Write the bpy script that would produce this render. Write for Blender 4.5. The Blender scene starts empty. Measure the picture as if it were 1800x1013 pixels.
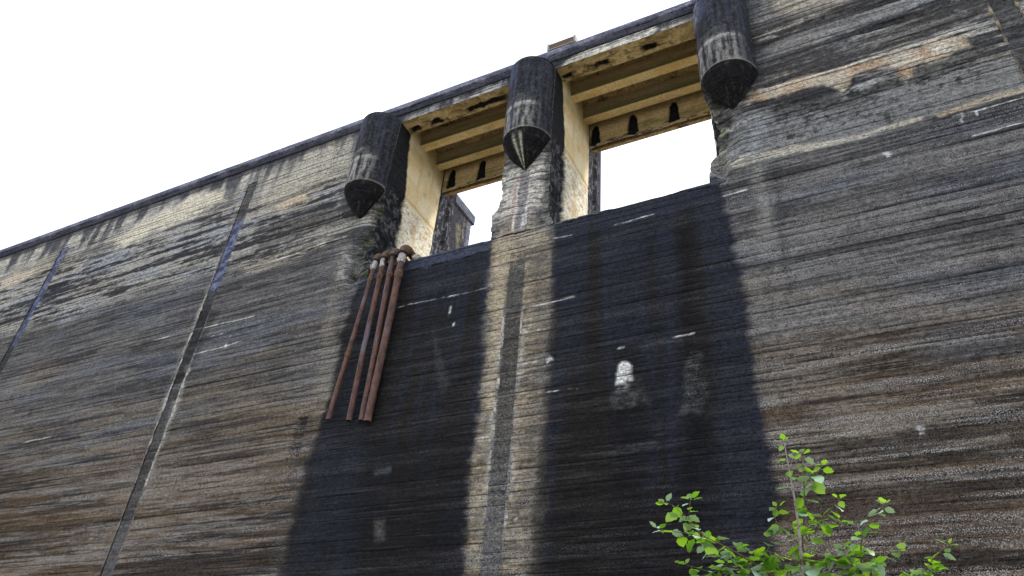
import bpy, math, random
import numpy as np
from mathutils import Matrix, Vector

random.seed(7)
RNG = np.random.RandomState(11)
S = bpy.context.scene
COL = S.collection

# ------------------------------------------------------------------ camera
CAM_POS = np.array([0.0, -20.0, 1.6])
F_PX = 1297.05                      # focal length for a picture 1800 wide
YAW, PITCH, ROLL = math.radians(-29.4185), math.radians(35.0694), math.radians(5.22798)
_fw = np.array([math.sin(YAW) * math.cos(PITCH), math.cos(YAW) * math.cos(PITCH), math.sin(PITCH)])
_r0 = np.array([math.cos(YAW), -math.sin(YAW), 0.0])
_u0 = np.cross(_r0, _fw)
_r = math.cos(ROLL) * _r0 + math.sin(ROLL) * _u0
_u = -math.sin(ROLL) * _r0 + math.cos(ROLL) * _u0
cd = bpy.data.cameras.new("camera")
cam = bpy.data.objects.new("camera", cd)
COL.objects.link(cam)
cd.sensor_width = 36.0
cd.lens = 36.0 * F_PX / 1800.0
cd.clip_start, cd.clip_end = 0.05, 2000.0
cam.matrix_world = Matrix(((_r[0], _u[0], -_fw[0], CAM_POS[0]),
                           (_r[1], _u[1], -_fw[1], CAM_POS[1]),
                           (_r[2], _u[2], -_fw[2], CAM_POS[2]),
                           (0, 0, 0, 1)))
S.camera = cam

# ------------------------------------------------------------------ sky, sun, exposure
SUN_EL, SUN_AZ = math.radians(51.0), math.radians(57.0)     # azimuth from +y towards +x
w = bpy.data.worlds.new("World")
S.world = w
w.use_nodes = True
nt = w.node_tree
bg = nt.nodes["Background"]
bg.inputs["Strength"].default_value = 0.1
sky = nt.nodes.new("ShaderNodeTexSky")
sky.sky_type = 'NISHITA'
sky.sun_disc = False
sky.sun_elevation = SUN_EL
sky.sun_rotation = SUN_AZ
tc = nt.nodes.new("ShaderNodeTexCoord")
nz = nt.nodes.new("ShaderNodeTexNoise")
nz.inputs["Scale"].default_value = 2.2
nz.inputs["Detail"].default_value = 5.0
nt.links.new(tc.outputs["Generated"], nz.inputs["Vector"])
cr = nt.nodes.new("ShaderNodeValToRGB")
cr.color_ramp.elements[0].position = 0.3
cr.color_ramp.elements[0].color = (12.0, 12.7, 14.2, 1)
cr.color_ramp.elements[1].position = 0.7
cr.color_ramp.elements[1].color = (14.5, 15.1, 16.4, 1)
nt.links.new(nz.outputs["Fac"], cr.inputs["Fac"])
mx = nt.nodes.new("ShaderNodeMix")
mx.data_type = 'RGBA'
mx.inputs["Factor"].default_value = 0.82
nt.links.new(sky.outputs["Color"], mx.inputs[6])
nt.links.new(cr.outputs["Color"], mx.inputs[7])
nt.links.new(mx.outputs[2], bg.inputs["Color"])

sd = bpy.data.lights.new("sun", 'SUN')
sd.energy = 2.4
sd.angle = math.radians(11.0)
sd.color = (1.0, 0.95, 0.87)
sun = bpy.data.objects.new("sun", sd)
COL.objects.link(sun)
_sdir = Vector((math.sin(SUN_AZ) * math.cos(SUN_EL), math.cos(SUN_AZ) * math.cos(SUN_EL), math.sin(SUN_EL)))
sun.rotation_euler = _sdir.to_track_quat('Z', 'Y').to_euler()
sun.location = (30, 20, 60)

S.view_settings.view_transform = 'Standard'
S.view_settings.look = 'None'
S.view_settings.exposure = 0.5
S.view_settings.gamma = 1.0
S.view_settings.use_curve_mapping = False


# ------------------------------------------------------------------ helpers
def ray(px, py):
    return _fw + _r * ((px - 900.0) / F_PX) - _u * ((py - 506.5) / F_PX)


def at(px, py, Y=0.0):
    """photo pixel -> point on the vertical plane y = Y"""
    d = ray(px, py)
    return CAM_POS + d * ((Y - CAM_POS[1]) / d[1])


def W(px, py, Y=0.0):
    p = at(px, py, Y)
    return (p[0], p[2])


_lat = {}


def vnoise(u, v, seed=0):
    if seed not in _lat:
        _lat[seed] = np.random.RandomState(1000 + seed).rand(256, 256)
    L = _lat[seed]
    iu = np.floor(u).astype(int)
    iv = np.floor(v).astype(int)
    fu = u - iu
    fv = v - iv
    fu = fu * fu * (3 - 2 * fu)
    fv = fv * fv * (3 - 2 * fv)
    a, b, c, d = iu & 255, iv & 255, (iu + 1) & 255, (iv + 1) & 255
    return (L[a, b] * (1 - fu) * (1 - fv) + L[c, b] * fu * (1 - fv) + L[a, d] * (1 - fu) * fv + L[c, d] * fu * fv)


def fbm(u, v, seed=0, octv=4, gain=0.5):
    s, a, t = 0.0, 1.0, 0.0
    for i in range(octv):
        s = s + a * vnoise(u * 2 ** i + 17.3 * i, v * 2 ** i + 9.1 * i, seed + i)
        t += a
        a *= gain
    return s / t


def sm(a, b, x):
    t = np.clip((x - a) / (b - a + 1e-12), 0, 1)
    return t * t * (3 - 2 * t)


def inside_dist(P, x, z, closed=True):
    """signed distance (positive inside) to a polygon, or distance to a polyline"""
    P = np.asarray(P, float)
    n = len(P)
    d2 = np.full(x.shape, 1e9)
    ins = np.zeros(x.shape, bool)
    for i in range(n if closed else n - 1):
        a, b = P[i], P[(i + 1) % n]
        e = b - a
        L = e @ e + 1e-12
        t = np.clip(((x - a[0]) * e[0] + (z - a[1]) * e[1]) / L, 0, 1)
        d2 = np.minimum(d2, (x - a[0] - t * e[0]) ** 2 + (z - a[1] - t * e[1]) ** 2)
        if closed and abs(e[1]) > 1e-9:
            c = (a[1] > z) != (b[1] > z)
            ins ^= c & (x < e[0] * (z - a[1]) / e[1] + a[0])
    d = np.sqrt(d2)
    return np.where(ins, d, -d) if closed else d


def poly_mask(px, x, z, soft=0.1, warp=0.15, wf=1.3, seed=50):
    P = np.array([W(*q) for q in px])
    return wpoly(P, x, z, soft, warp, wf, seed)


def wpoly(P, x, z, soft=0.1, warp=0.15, wf=1.3, seed=50):
    P = np.asarray(P, float)
    m = np.zeros(x.shape)
    pad = soft + warp * 1.5 + 0.05
    bb = (x > P[:, 0].min() - pad) & (x < P[:, 0].max() + pad) & (z > P[:, 1].min() - pad) & (z < P[:, 1].max() + pad)
    if not bb.any():
        return m
    xx, zz = x[bb], z[bb]
    xx2 = xx + (fbm(xx * wf, zz * wf, seed) - 0.5) * 2 * warp
    zz2 = zz + (fbm(xx * wf, zz * wf, seed + 7) - 0.5) * 2 * warp
    m[bb] = sm(-soft, soft, inside_dist(P, xx2, zz2))
    return m


def line_mask(px, x, z, width=0.05, broken=0.0, warp=0.05, seed=70, world=False):
    P = np.array(px if world else [W(*q) for q in px], float)
    m = np.zeros(x.shape)
    pad = width * 2 + warp * 2
    bb = (x > P[:, 0].min() - pad) & (x < P[:, 0].max() + pad) & (z > P[:, 1].min() - pad) & (z < P[:, 1].max() + pad)
    if not bb.any():
        return m
    xx, zz = x[bb], z[bb]
    zz2 = zz + (fbm(xx * 2, zz * 2, seed) - 0.5) * 2 * warp
    xx2 = xx + (fbm(xx * 2, zz * 2, seed + 5) - 0.5) * 2 * warp
    v = 1 - sm(width * 0.5, width * 1.3, inside_dist(P, xx2, zz2, False))
    if broken > 0:
        v = v * sm(broken - 0.15, broken + 0.15, fbm(xx * 3.1, zz * 3.1, seed + 9))
    m[bb] = v
    return m


def mixc(c, col, m):
    return c * (1 - m[:, None]) + np.asarray(col)[None, :] * m[:, None]


def link(name, me, mat, parent=None):
    o = bpy.data.objects.new(name, me)
    if mat is not None and len(me.materials) == 0:
        me.materials.append(mat)
    COL.objects.link(o)
    if parent is not None:
        o.parent = parent
    return o


def tag(o, label=None, cat=None, group=None, kind=None):
    if label:
        o["label"] = label
    if cat:
        o["category"] = cat
    if group:
        o["group"] = group
    if kind:
        o["kind"] = kind
    return o


def empty(name, loc=(0, 0, 0)):
    o = bpy.data.objects.new(name, None)
    o.empty_display_size = 0.3
    o.location = loc
    COL.objects.link(o)
    return o


def grid_mesh(name, P, col=None, fleck=None, wet=None, flip=False, smooth=True, grain=1.0):
    """P: (nu, nv, 3) array -> quad mesh; col (nu*nv,3)"""
    nu, nv = P.shape[:2]
    idx = np.arange(nu * nv).reshape(nu, nv)
    a = idx[:-1, :-1].ravel()
    b = idx[1:, :-1].ravel()
    c = idx[1:, 1:].ravel()
    d = idx[:-1, 1:].ravel()
    q = np.stack([a, b, c, d], 1) if not flip else np.stack([a, d, c, b], 1)
    me = bpy.data.meshes.new(name)
    nf = len(q)
    me.vertices.add(nu * nv)
    me.vertices.foreach_set("co", P.reshape(-1).astype(np.float32))
    me.loops.add(nf * 4)
    me.loops.foreach_set("vertex_index", q.ravel().astype(np.int32))
    me.polygons.add(nf)
    me.polygons.foreach_set("loop_start", np.arange(0, nf * 4, 4, dtype=np.int32))
    me.polygons.foreach_set("use_smooth", np.full(nf, smooth, bool))
    me.update(calc_edges=True)
    put_attrs(me, col, fleck, wet, grain)
    return me


def put_attrs(me, col, fleck=None, wet=None, grain=1.0):
    n = len(me.vertices)
    if col is None:
        return
    col = np.asarray(col, float)
    if col.ndim == 1:
        col = np.tile(col[None, :], (n, 1))
    fl = np.full(n, 0.15) if fleck is None else np.broadcast_to(np.asarray(fleck, float), (n,))
    wt = np.zeros(n) if wet is None else np.broadcast_to(np.asarray(wet, float), (n,))
    at_ = me.attributes.new("tint", 'FLOAT_COLOR', 'POINT')
    at_.data.foreach_set("color", np.concatenate([np.clip(col, 0, 1), fl[:, None]], 1).astype(np.float32).ravel())
    ag = me.attributes.new("grain", 'FLOAT', 'POINT')
    ag.data.foreach_set("value", np.broadcast_to(np.asarray(grain, float), (n,)).astype(np.float32))
    aw = me.attributes.new("wet", 'FLOAT', 'POINT')
    aw.data.foreach_set("value", wt.astype(np.float32))


def box_mesh(name, x0, x1, y0, y1, z0, z1, col=None, bevel=0.0, **k):
    import bmesh
    bm = bmesh.new()
    bmesh.ops.create_cube(bm, size=1.0)
    for v in bm.verts:
        v.co.x = x0 + (v.co.x + .5) * (x1 - x0)
        v.co.y = y0 + (v.co.y + .5) * (y1 - y0)
        v.co.z = z0 + (v.co.z + .5) * (z1 - z0)
    if bevel > 0:
        bmesh.ops.bevel(bm, geom=bm.edges[:], offset=bevel, segments=2, affect='EDGES')
    me = bpy.data.meshes.new(name)
    bm.to_mesh(me)
    bm.free()
    if col is not None:
        put_attrs(me, col, **k)
    return me


def tube_mesh(name, pts, radii, seg=12, cap=True):
    pts = [Vector(p) for p in pts]
    vs, fs = [], []
    up = Vector((0.31, 0.93, 0.2)).normalized()
    for i, p in enumerate(pts):
        t = (pts[min(i + 1, len(pts) - 1)] - pts[max(i - 1, 0)]).normalized()
        a = t.cross(up)
        if a.length < 1e-3:
            a = t.cross(Vector((1, 0, 0)))
        a.normalize()
        b = t.cross(a)
        for k in range(seg):
            th = 2 * math.pi * k / seg
            vs.append(p + (a * math.cos(th) + b * math.sin(th)) * radii[i])
    for i in range(len(pts) - 1):
        for k in range(seg):
            k2 = (k + 1) % seg
            fs.append((i * seg + k, i * seg + k2, (i + 1) * seg + k2, (i + 1) * seg + k))
    if cap:
        fs.append(tuple(range(seg)))
        fs.append(tuple(reversed(range((len(pts) - 1) * seg, len(pts) * seg))))
    me = bpy.data.meshes.new(name)
    me.from_pydata([tuple(v) for v in vs], [], fs)
    for p in me.polygons:
        p.use_smooth = len(p.vertices) == 4
    me.update()
    return me


# ------------------------------------------------------------------ materials
class NB:
    def __init__(self, name):
        self.m = bpy.data.materials.new(name)
        self.m.use_nodes = True
        self.t = self.m.node_tree
        self.b = self.t.nodes["Principled BSDF"]

    def n(self, typ, **ins):
        nd = self.t.nodes.new(typ)
        for k, v in ins.items():
            key = k.replace("_", " ")
            if key in nd.inputs:
                if hasattr(v, "is_output") or isinstance(v, bpy.types.NodeSocket):
                    self.t.links.new(v, nd.inputs[key])
                else:
                    nd.inputs[key].default_value = v
            else:
                setattr(nd, k, v)
        return nd

    def l(self, a, b):
        self.t.links.new(a, b)

    def math(self, op, a, b=0.0, clamp=False):
        nd = self.t.nodes.new("ShaderNodeMath")
        nd.operation = op
        nd.use_clamp = clamp
        for i, v in enumerate((a, b)):
            if isinstance(v, bpy.types.NodeSocket):
                self.l(v, nd.inputs[i])
            else:
                nd.inputs[i].default_value = v
        return nd.outputs[0]

    def mix(self, f, a, b, blend='MIX'):
        nd = self.t.nodes.new("ShaderNodeMix")
        nd.data_type = 'RGBA'
        nd.blend_type = blend
        for i, v in ((0, f), (6, a), (7, b)):
            if isinstance(v, bpy.types.NodeSocket):
                self.l(v, nd.inputs[i])
            else:
                nd.inputs[i].default_value = v if i == 0 else (*v, 1)
        return nd.outputs[2]

    def ramp(self, x, p0, p1, c0=0.0, c1=1.0):
        nd = self.t.nodes.new("ShaderNodeMapRange")
        nd.interpolation_type = 'SMOOTHSTEP'
        self.l(x, nd.inputs[0])
        for i, v in ((1, p0), (2, p1), (3, c0), (4, c1)):
            nd.inputs[i].default_value = v
        return nd.outputs[0]

    def pos(self, sx=1, sy=1, sz=1):
        g = self.t.nodes.new("ShaderNodeNewGeometry")
        mp = self.t.nodes.new("ShaderNodeMapping")
        mp.inputs["Scale"].default_value = (sx, sy, sz)
        self.l(g.outputs["Position"], mp.inputs["Vector"])
        return mp.outputs[0]

    def noise(self, vec, scale, detail=3.0, rough=0.6):
        nd = self.t.nodes.new("ShaderNodeTexNoise")
        nd.inputs["Scale"].default_value = scale
        nd.inputs["Detail"].default_value = detail
        nd.inputs["Roughness"].default_value = rough
        self.l(vec, nd.inputs["Vector"])
        return nd.outputs["Fac"]


def make_concrete():
    b = NB("weathered_concrete")
    at_ = b.n("ShaderNodeAttribute")
    at_.attribute_name = "tint"
    aw = b.n("ShaderNodeAttribute")
    aw.attribute_name = "wet"
    ag = b.n("ShaderNodeAttribute")
    ag.attribute_name = "grain"
    gr = ag.outputs["Fac"]
    p = b.pos()
    grain = b.noise(p, 24.0, 4.0, 0.75)
    blotch = b.noise(p, 3.5, 5.0, 0.65)
    streak = b.noise(b.pos(1.0, 1.0, 19.0), 1.0, 4.0, 0.75)      # along the boards
    lines = b.noise(b.pos(.42, .42, 34.0), 1.0, 2.5, 0.5)
    f = b.math('ADD', b.ramp(grain, .3, .7, -.50, .50),
               b.math('ADD', b.ramp(blotch, .3, .7, -.16, .16), b.ramp(streak, .3, .7, -.12, .12)))
    mott = b.noise(b.pos(1, 1, 1.5), 7.0, 5.0, 0.72)
    f = b.math('ADD', f, b.ramp(mott, .42, .58, -.30, .30))
    f = b.math('ADD', f, b.ramp(lines, .595, .635, 0.0, -.72))
    f = b.math('ADD', f, b.ramp(lines, .40, .31, 0.0, .35))
    f = b.math('MAXIMUM', b.math('ADD', b.math('MULTIPLY', f, gr), 1.0), .12)
    cmb = b.n("ShaderNodeCombineColor")
    for i in range(3):
        b.l(f, cmb.inputs[i])
    c = b.mix(1.0, at_.outputs["Color"], cmb.outputs[0], 'MULTIPLY')
    # exposed aggregate: pale grains of many sizes
    sp = b.noise(p, 30.0, 3.0, 0.65)
    band = b.noise(b.pos(.45, .45, 6.0), 1.0, 4.0, .65)
    th = b.math('MULTIPLY', b.ramp(sp, .50, .60), b.ramp(band, .38, .62, .12, 1.0))
    th = b.math('MULTIPLY', th, at_.outputs["Alpha"], clamp=True)
    c = b.mix(th, c, (.40, .395, .40))
    big = b.noise(p, 11.0, 2.0, 0.5)
    tb = b.math('MULTIPLY', b.ramp(big, .70, .74), b.ramp(band, .42, .6, 0, .8))
    c = b.mix(b.math('MULTIPLY', tb, at_.outputs["Alpha"], clamp=True), c, (.45, .44, .43))
    # pits
    pit = b.noise(b.pos(1, 1, 2.2), 9.0, 2.0, .5)
    pm = b.ramp(pit, .65, .69)
    c = b.mix(b.math('MULTIPLY', b.math('MULTIPLY', pm, .75), gr), c, (.012, .012, .012))
    b.l(c, b.b.inputs["Base Color"])
    rg = b.math('SUBTRACT', .92, b.math('MULTIPLY', aw.outputs["Fac"], .30))
    b.l(rg, b.b.inputs["Roughness"])
    b.b.inputs["Specular IOR Level"].default_value = 0.07
    hgt = b.math('ADD', b.math('MULTIPLY', grain, .5), b.math('ADD', b.math('MULTIPLY', streak, .6), b.math('MULTIPLY', pm, -1.0)))
    bp = b.n("ShaderNodeBump")
    bp.inputs["Strength"].default_value = 0.55
    bp.inputs["Distance"].default_value = 0.02
    b.l(hgt, bp.inputs["Height"])
    b.l(bp.outputs[0], b.b.inputs["Normal"])
    return b.m


def make_rust():
    b = NB("rusty_iron")
    p = b.pos(1, 1, .45)
    oi = b.n("ShaderNodeObjectInfo")
    n1 = b.noise(p, 6.0, 5.0, .7)
    n2 = b.noise(b.pos(1, 1, .22), 2.6, 4.0, .6)
    n3 = b.noise(b.pos(), 40.0, 3.0, .6)
    c = b.mix(b.ramp(n1, .35, .65), (.040, .020, .018), (.140, .060, .040))
    c = b.mix(b.ramp(n2, .57, .66), c, (.105, .10, .125))
    c = b.mix(b.math('MULTIPLY', b.ramp(n3, .62, .7), .7), c, (.33, .15, .07))
    c = b.mix(b.math('MULTIPLY', b.ramp(n3, .3, .38, 1, 0), .6), c, (.03, .018, .015))
    b.l(c, b.b.inputs["Base Color"])
    b.b.inputs["Roughness"].default_value = .75
    bp = b.n("ShaderNodeBump")
    bp.inputs["Strength"].default_value = .5
    bp.inputs["Distance"].default_value = .01
    b.l(n3, bp.inputs["Height"])
    b.l(bp.outputs[0], b.b.inputs["Normal"])
    return b.m


def make_simple(name, c0, c1, scale, rough=.8, stretch=(1, 1, 1)):
    b = NB(name)
    n1 = b.noise(b.pos(*stretch), scale, 5.0, .65)
    c = b.mix(b.ramp(n1, .35, .65), c0, c1)
    b.l(c, b.b.inputs["Base Color"])
    b.b.inputs["Roughness"].default_value = rough
    bp = b.n("ShaderNodeBump")
    bp.inputs["Strength"].default_value = .4
    bp.inputs["Distance"].default_value = .01
    b.l(n1, bp.inputs["Height"])
    b.l(bp.outputs[0], b.b.inputs["Normal"])
    return b.m


def make_leaf():
    b = NB("leaf_green")
    oi = b.n("ShaderNodeObjectInfo")
    geo = b.n("ShaderNodeNewGeometry")
    rnd = b.math('FRACT', b.math('ADD', oi.outputs["Random"], geo.outputs["Random Per Island"]))
    n1 = b.noise(b.pos(), 60.0, 3.0, .6)
    top = b.mix(rnd, (.05, .15, .012), (.15, .30, .025))
    top = b.mix(b.math('MULTIPLY', b.ramp(n1, .3, .7), .35), top, (.05, .12, .01))
    und = b.mix(b.ramp(rnd, .5, .8), (.12, .24, .06), (.42, .56, .50))
    c = b.mix(geo.outputs["Backfacing"], top, und)
    c = b.mix(b.ramp(rnd, .72, .86, 0, .8), c, (.36, .50, .44))
    dk = b.ramp(rnd, .12, .2, .55, 0)
    c = b.mix(dk, c, (.02, .08, .01))
    tr = b.n("ShaderNodeBsdfTranslucent")
    tcol = b.mix(rnd, (.24, .54, .012), (.50, .76, .03))
    b.l(tcol, tr.inputs["Color"])
    b.l(c, b.b.inputs["Base Color"])
    b.b.inputs["Roughness"].default_value = .42
    b.b.inputs["Specular IOR Level"].default_value = .5
    ms = b.n("ShaderNodeMixShader")
    r2 = b.ramp(rnd, .55, .75, .46, .10)
    b.l(r2, ms.inputs[0])
    b.l(b.b.outputs[0], ms.inputs[1])
    b.l(tr.outputs[0], ms.inputs[2])
    out = b.t.nodes["Material Output"]
    b.l(ms.outputs[0], out.inputs["Surface"])
    return b.m


M_CON = make_concrete()
M_RUST = make_rust()
M_RING = make_simple("black_gasket_and_bore", (.012, .011, .011), (.03, .026, .024), 20.0, .7)
M_ELBOW = make_simple("brown_rusted_casting", (.045, .023, .013), (.16, .08, .04), 9.0, .85)
M_WHITE = make_simple("chalky_pipe_sleeve", (.22, .20, .19), (.52, .50, .48), 12.0, .8)
M_WOOD = make_simple("brown_board", (.07, .045, .03), (.17, .11, .07), 6.0, .8, (.4, 1, 8))
M_PALEWOOD = make_simple("pale_batten", (.28, .26, .2), (.42, .4, .32), 6.0, .8)
M_BARK = make_simple("grey_bark", (.13, .10, .085), (.30, .26, .24), 30.0, .8)
M_TWIG = make_simple("reddish_twig", (.06, .03, .02), (.16, .085, .05), 30.0, .7)
M_LEAF = make_leaf()
M_GROUND = make_simple("gravel_and_grass", (.10, .095, .07), (.22, .20, .16), 1.7, .95)
M_BOUNCE = make_simple("pale_bounce_ground", (.30, .26, .18), (.56, .49, .36), .8, .95)

# ------------------------------------------------------------------ the dam: dimensions (metres)
X0, X1 = -79.0, 40.0
LIFTS = [0.0, 3.53, 6.75, 9.97, 13.19, 16.41, 19.63, 22.85, 26.07, 29.29]
SILL = 20.5
SOFFIT = 30.05
TOPZ = 30.62
JOINTS = [-61.9, -44.9, -28.6, -11.13, 6.75, 23.0]      # construction joints, centre of the filler strip
JW = 0.345                                             # half width of filler strip
NOSE_X = [-19.85, -11.15, -2.38]
NOSE_R, NOSE_Z0, NOSE_TOP, TIP_Z = 1.1, 25.4, 30.12, 23.85
EDGES = {   # eroded arrises of the openings: (z, x)
    'a': [(20.3, -18.72), (20.9, -18.95), (21.5, -19.1), (22.4, -19.05), (23.6, -19.0), (24.5, -18.85), (25.4, -18.74), (31, -18.7)],
    'b': [(20.3, -12.5), (21.80, -12.56), (22.15, -12.34), (22.57, -12.2), (23.23, -12.24), (25.15, -12.3), (31, -12.3)],
    'c': [(20.3, -9.72), (21.2, -9.9), (22.2, -10.08), (23.5, -10.06), (25.0, -10.02), (31, -10.0)],
    'd': [(20.3, -3.54), (21.68, -3.46), (21.86, -3.12), (23.3, -3.1), (24.27, -3.18), (24.85, -3.36), (26, -3.47), (31, -3.5)],
}
JAMB_X = {'a': -18.7, 'b': -12.3, 'c': -10.0, 'd': -3.5}


def edge_x(k, z):
    P = np.array(EDGES[k])
    e = np.interp(z, P[:, 0], P[:, 1])
    sgn = 1 if k in 'bd' else -1          # direction into the concrete
    rough = (fbm(z * 3.0, z * 0 + ord(k), 90) - .5) * .24 + (vnoise(z * 14.0, z * 0 + ord(k), 95) - .5) * .07
    return e + sgn * np.maximum(rough, -.03) * np.where(z < 25.2, 1.0, .15)


# rows that follow the shutter boards
_boards = []
for k in range(len(LIFTS)):
    z0 = LIFTS[k]
    z1 = LIFTS[k + 1] if k + 1 < len(LIFTS) else TOPZ + .3
    n = max(1, int(round((z1 - z0) / (.235 if z0 > 3 else .8))))
    cut = np.linspace(0, 1, n + 1)
    cut[1:-1] += (RNG.rand(n - 1) - .5) * .4 / n
    _boards += list(z0 + cut[:-1] * (z1 - z0))
BOARDS = np.array(_boards + [TOPZ + .3])


def rows_between(z0, z1):
    r = {round(z0, 4), round(z1, 4)}
    for i in range(len(BOARDS) - 1):
        a, b = BOARDS[i], BOARDS[i + 1]
        if b < z0 - .1 or a > z1 + .1:
            continue
        for q in (a, a + .02, b - .02, a + .045, b - .045, a + (b - a) * .28, a + (b - a) * .5, a + (b - a) * .75):
            if z0 < q < z1:
                r.add(round(q, 4))
    return np.array(sorted(r))


def board_stats(x, z):
    i = np.clip(np.searchsorted(BOARDS, z, 'right') - 1, 0, len(BOARDS) - 2)
    a, b = BOARDS[i], BOARDS[i + 1]
    da, db = z - a, b - z
    near = np.minimum(da, db)
    jnear = np.where(da < db, i, i + 1)                       # id of the nearest board joint
    seg = np.floor((x + (i * 7.31) % 4.0) / (5.5 + (i * 1.7) % 4.9)).astype(int)
    val = _hash(i, seg)
    jint = fbm(x * .32, jnear * 3.7, 120, 4)                  # how open the joint is along its length
    jint = sm(.36, .62, jint + (_hash(jnear, jnear * 3) - .5) * .5)
    groove = np.exp(-(near / .021) ** 2) * jint
    return val, groove, jint, near


_H = np.random.RandomState(5).rand(4096)


def _hash(i, j):
    return _H[(i * 131 + j * 977 + 12345) & 4095]


# erosion depth of the face (positive = concrete gone)
def face_depth(x, z):
    val, groove, jint, near = board_stats(x, z)
    d = (val - .5) * .014 + groove * .022
    up = sm(22.0, 24.0, z)
    d += (fbm(x * 1.2, z * 4.0, 130, 4) - .5) * (.02 + .03 * up)
    # spalled horizontal bands in the upper lifts
    sp = sm(.58, .72, fbm(x * .25 + 3, z * 2.2, 140, 4)) * sm(21.9, 23.2, z) * (1 - sm(29, 30, z))
    d += sp * (.03 + .05 * fbm(x * 5, z * 7, 141, 3))
    # broken concrete beside the openings
    rg = fbm(x * 2.2, z * 2.2, 150, 5)
    e1 = wpoly([(-19.7, 20.2), (-18.3, 20.2), (-18.3, 24.9), (-18.9, 24.8), (-19.35, 23.4), (-19.9, 22)], x, z, .3, .25, 1.1, 151)
    d += e1 * (.10 + .5 * rg)
    e2 = wpoly([(-10.75, 20.5), (-9.5, 20.45), (-9.5, 25), (-10.1, 25.2), (-10.35, 23)], x, z, .2, .2, 1.3, 152)
    d += e2 * (.03 + .26 * rg)
    e3 = wpoly([(-3.9, 21.8), (-3.9, 25), (-2.75, 24.6), (-2.5, 23.2), (-2.7, 21.2), (-3.1, 20.6)], x, z, .25, .22, 1.3, 153)
    d += e3 * (.05 + .45 * rg)
    e4 = wpoly([(-12.8, 20.3), (-11.95, 20.5), (-11.95, 25), (-12.8, 25)], x, z, .12, .1, 1.3, 154)
    d += e4 * (.01 + .08 * rg)
    # crack under the weir lip
    for L in CRACKS:
        d += line_mask(L, x, z, .035, 0, .03, 160) * .05
    # shallow slot left of the pipes
    d += poly_mask([(524, 735), (541, 733), (522, 812), (505, 808)], x, z, .03, .02) * .12
    # chase under the middle nose
    d += wpoly([(-11.42, 20.2), (-10.92, 20.2), (-10.92, 23.9), (-11.42, 23.9)], x, z, .03, .02) * .04
    return d


CRACKS = [
    [(622, 505), (640, 492), (660, 486), (735, 473), (749, 475), (760, 466), (791, 460), (829, 451), (838, 445), (862, 441)],
    [(966, 396), (976, 392), (1004, 390), (1017, 381), (1029, 377), (1060, 374), (1083, 366), (1157, 347), (1210, 335), (1259, 326), (1275, 318)],
]

# ------------------------------------------------------------------ stains on the face (albedo)
C_WET_SKY_BLUE = (.0115, .0140, .0240)  # wet stain with the sky's blue sheen mixed into its colour
C_BLACK = (.014, .014, .016)
C_CREAM = (.50, .44, .32)
C_TAN = (.42, .30, .19)
C_WHITE = (.70, .69, .66)
WHITE_LINES = [   # efflorescence along lift and board joints: points, width, brokenness
    ([(701, 540), (740, 531), (800, 519), (867, 504)], .035, .3),
    ([(914, 542), (960, 534), (1008, 522)], .04, .25),
    ([(920, 586), (966, 575)], .035, .4),
    ([(972, 420), (1005, 413)], .04, .2),
    ([(1080, 395), (1148, 377)], .05, .3),
    ([(1075, 616), (1102, 608)], .025, .3),
    ([(1180, 594), (1222, 585)], .025, .35),
    ([(797, 520), (794, 535), (787, 566)], .04, .48),
    ([(355, 577), (392, 569), (446, 556)], .045, .25),
    ([(340, 623), (378, 614), (425, 600)], .045, .2),
    ([(405, 590), (395, 612)], .03, .3), ([(367, 592), (392, 586)], .035, .3),
    ([(270, 598), (325, 585)], .04, .4),
    ([(907, 640), (945, 636)], .03, .4),
    ([(835, 772), (862, 768)], .03, .4),
    ([(40, 779), (88, 768)], .05, .3),
    ([(1675, 205), (1735, 190), (1800, 172)], .05, .35), ([(1688, 200), (1692, 214)], .04, .2), ([(1715, 195), (1718, 208)], .03, .2),
    ([(1712, 238), (1760, 226), (1800, 215)], .05, .25),
    ([(1271, 345), (1312, 334)], .05, .3),
    ([(560, 430), (610, 416)], .05, .3), ([(430, 472), (480, 458), (560, 432)], .05, .45),
    ([(945, 690), (1015, 683)], .04, .62),
    ([(150, 948), (200, 944)], .05, .62), ([(152, 968), (170, 964)], .05, .5),
    ([(1655, 82), (1640, 86), (1662, 84)], .05, .3), ([(1660, 78), (1661, 90)], .03, .1),
]


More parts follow.
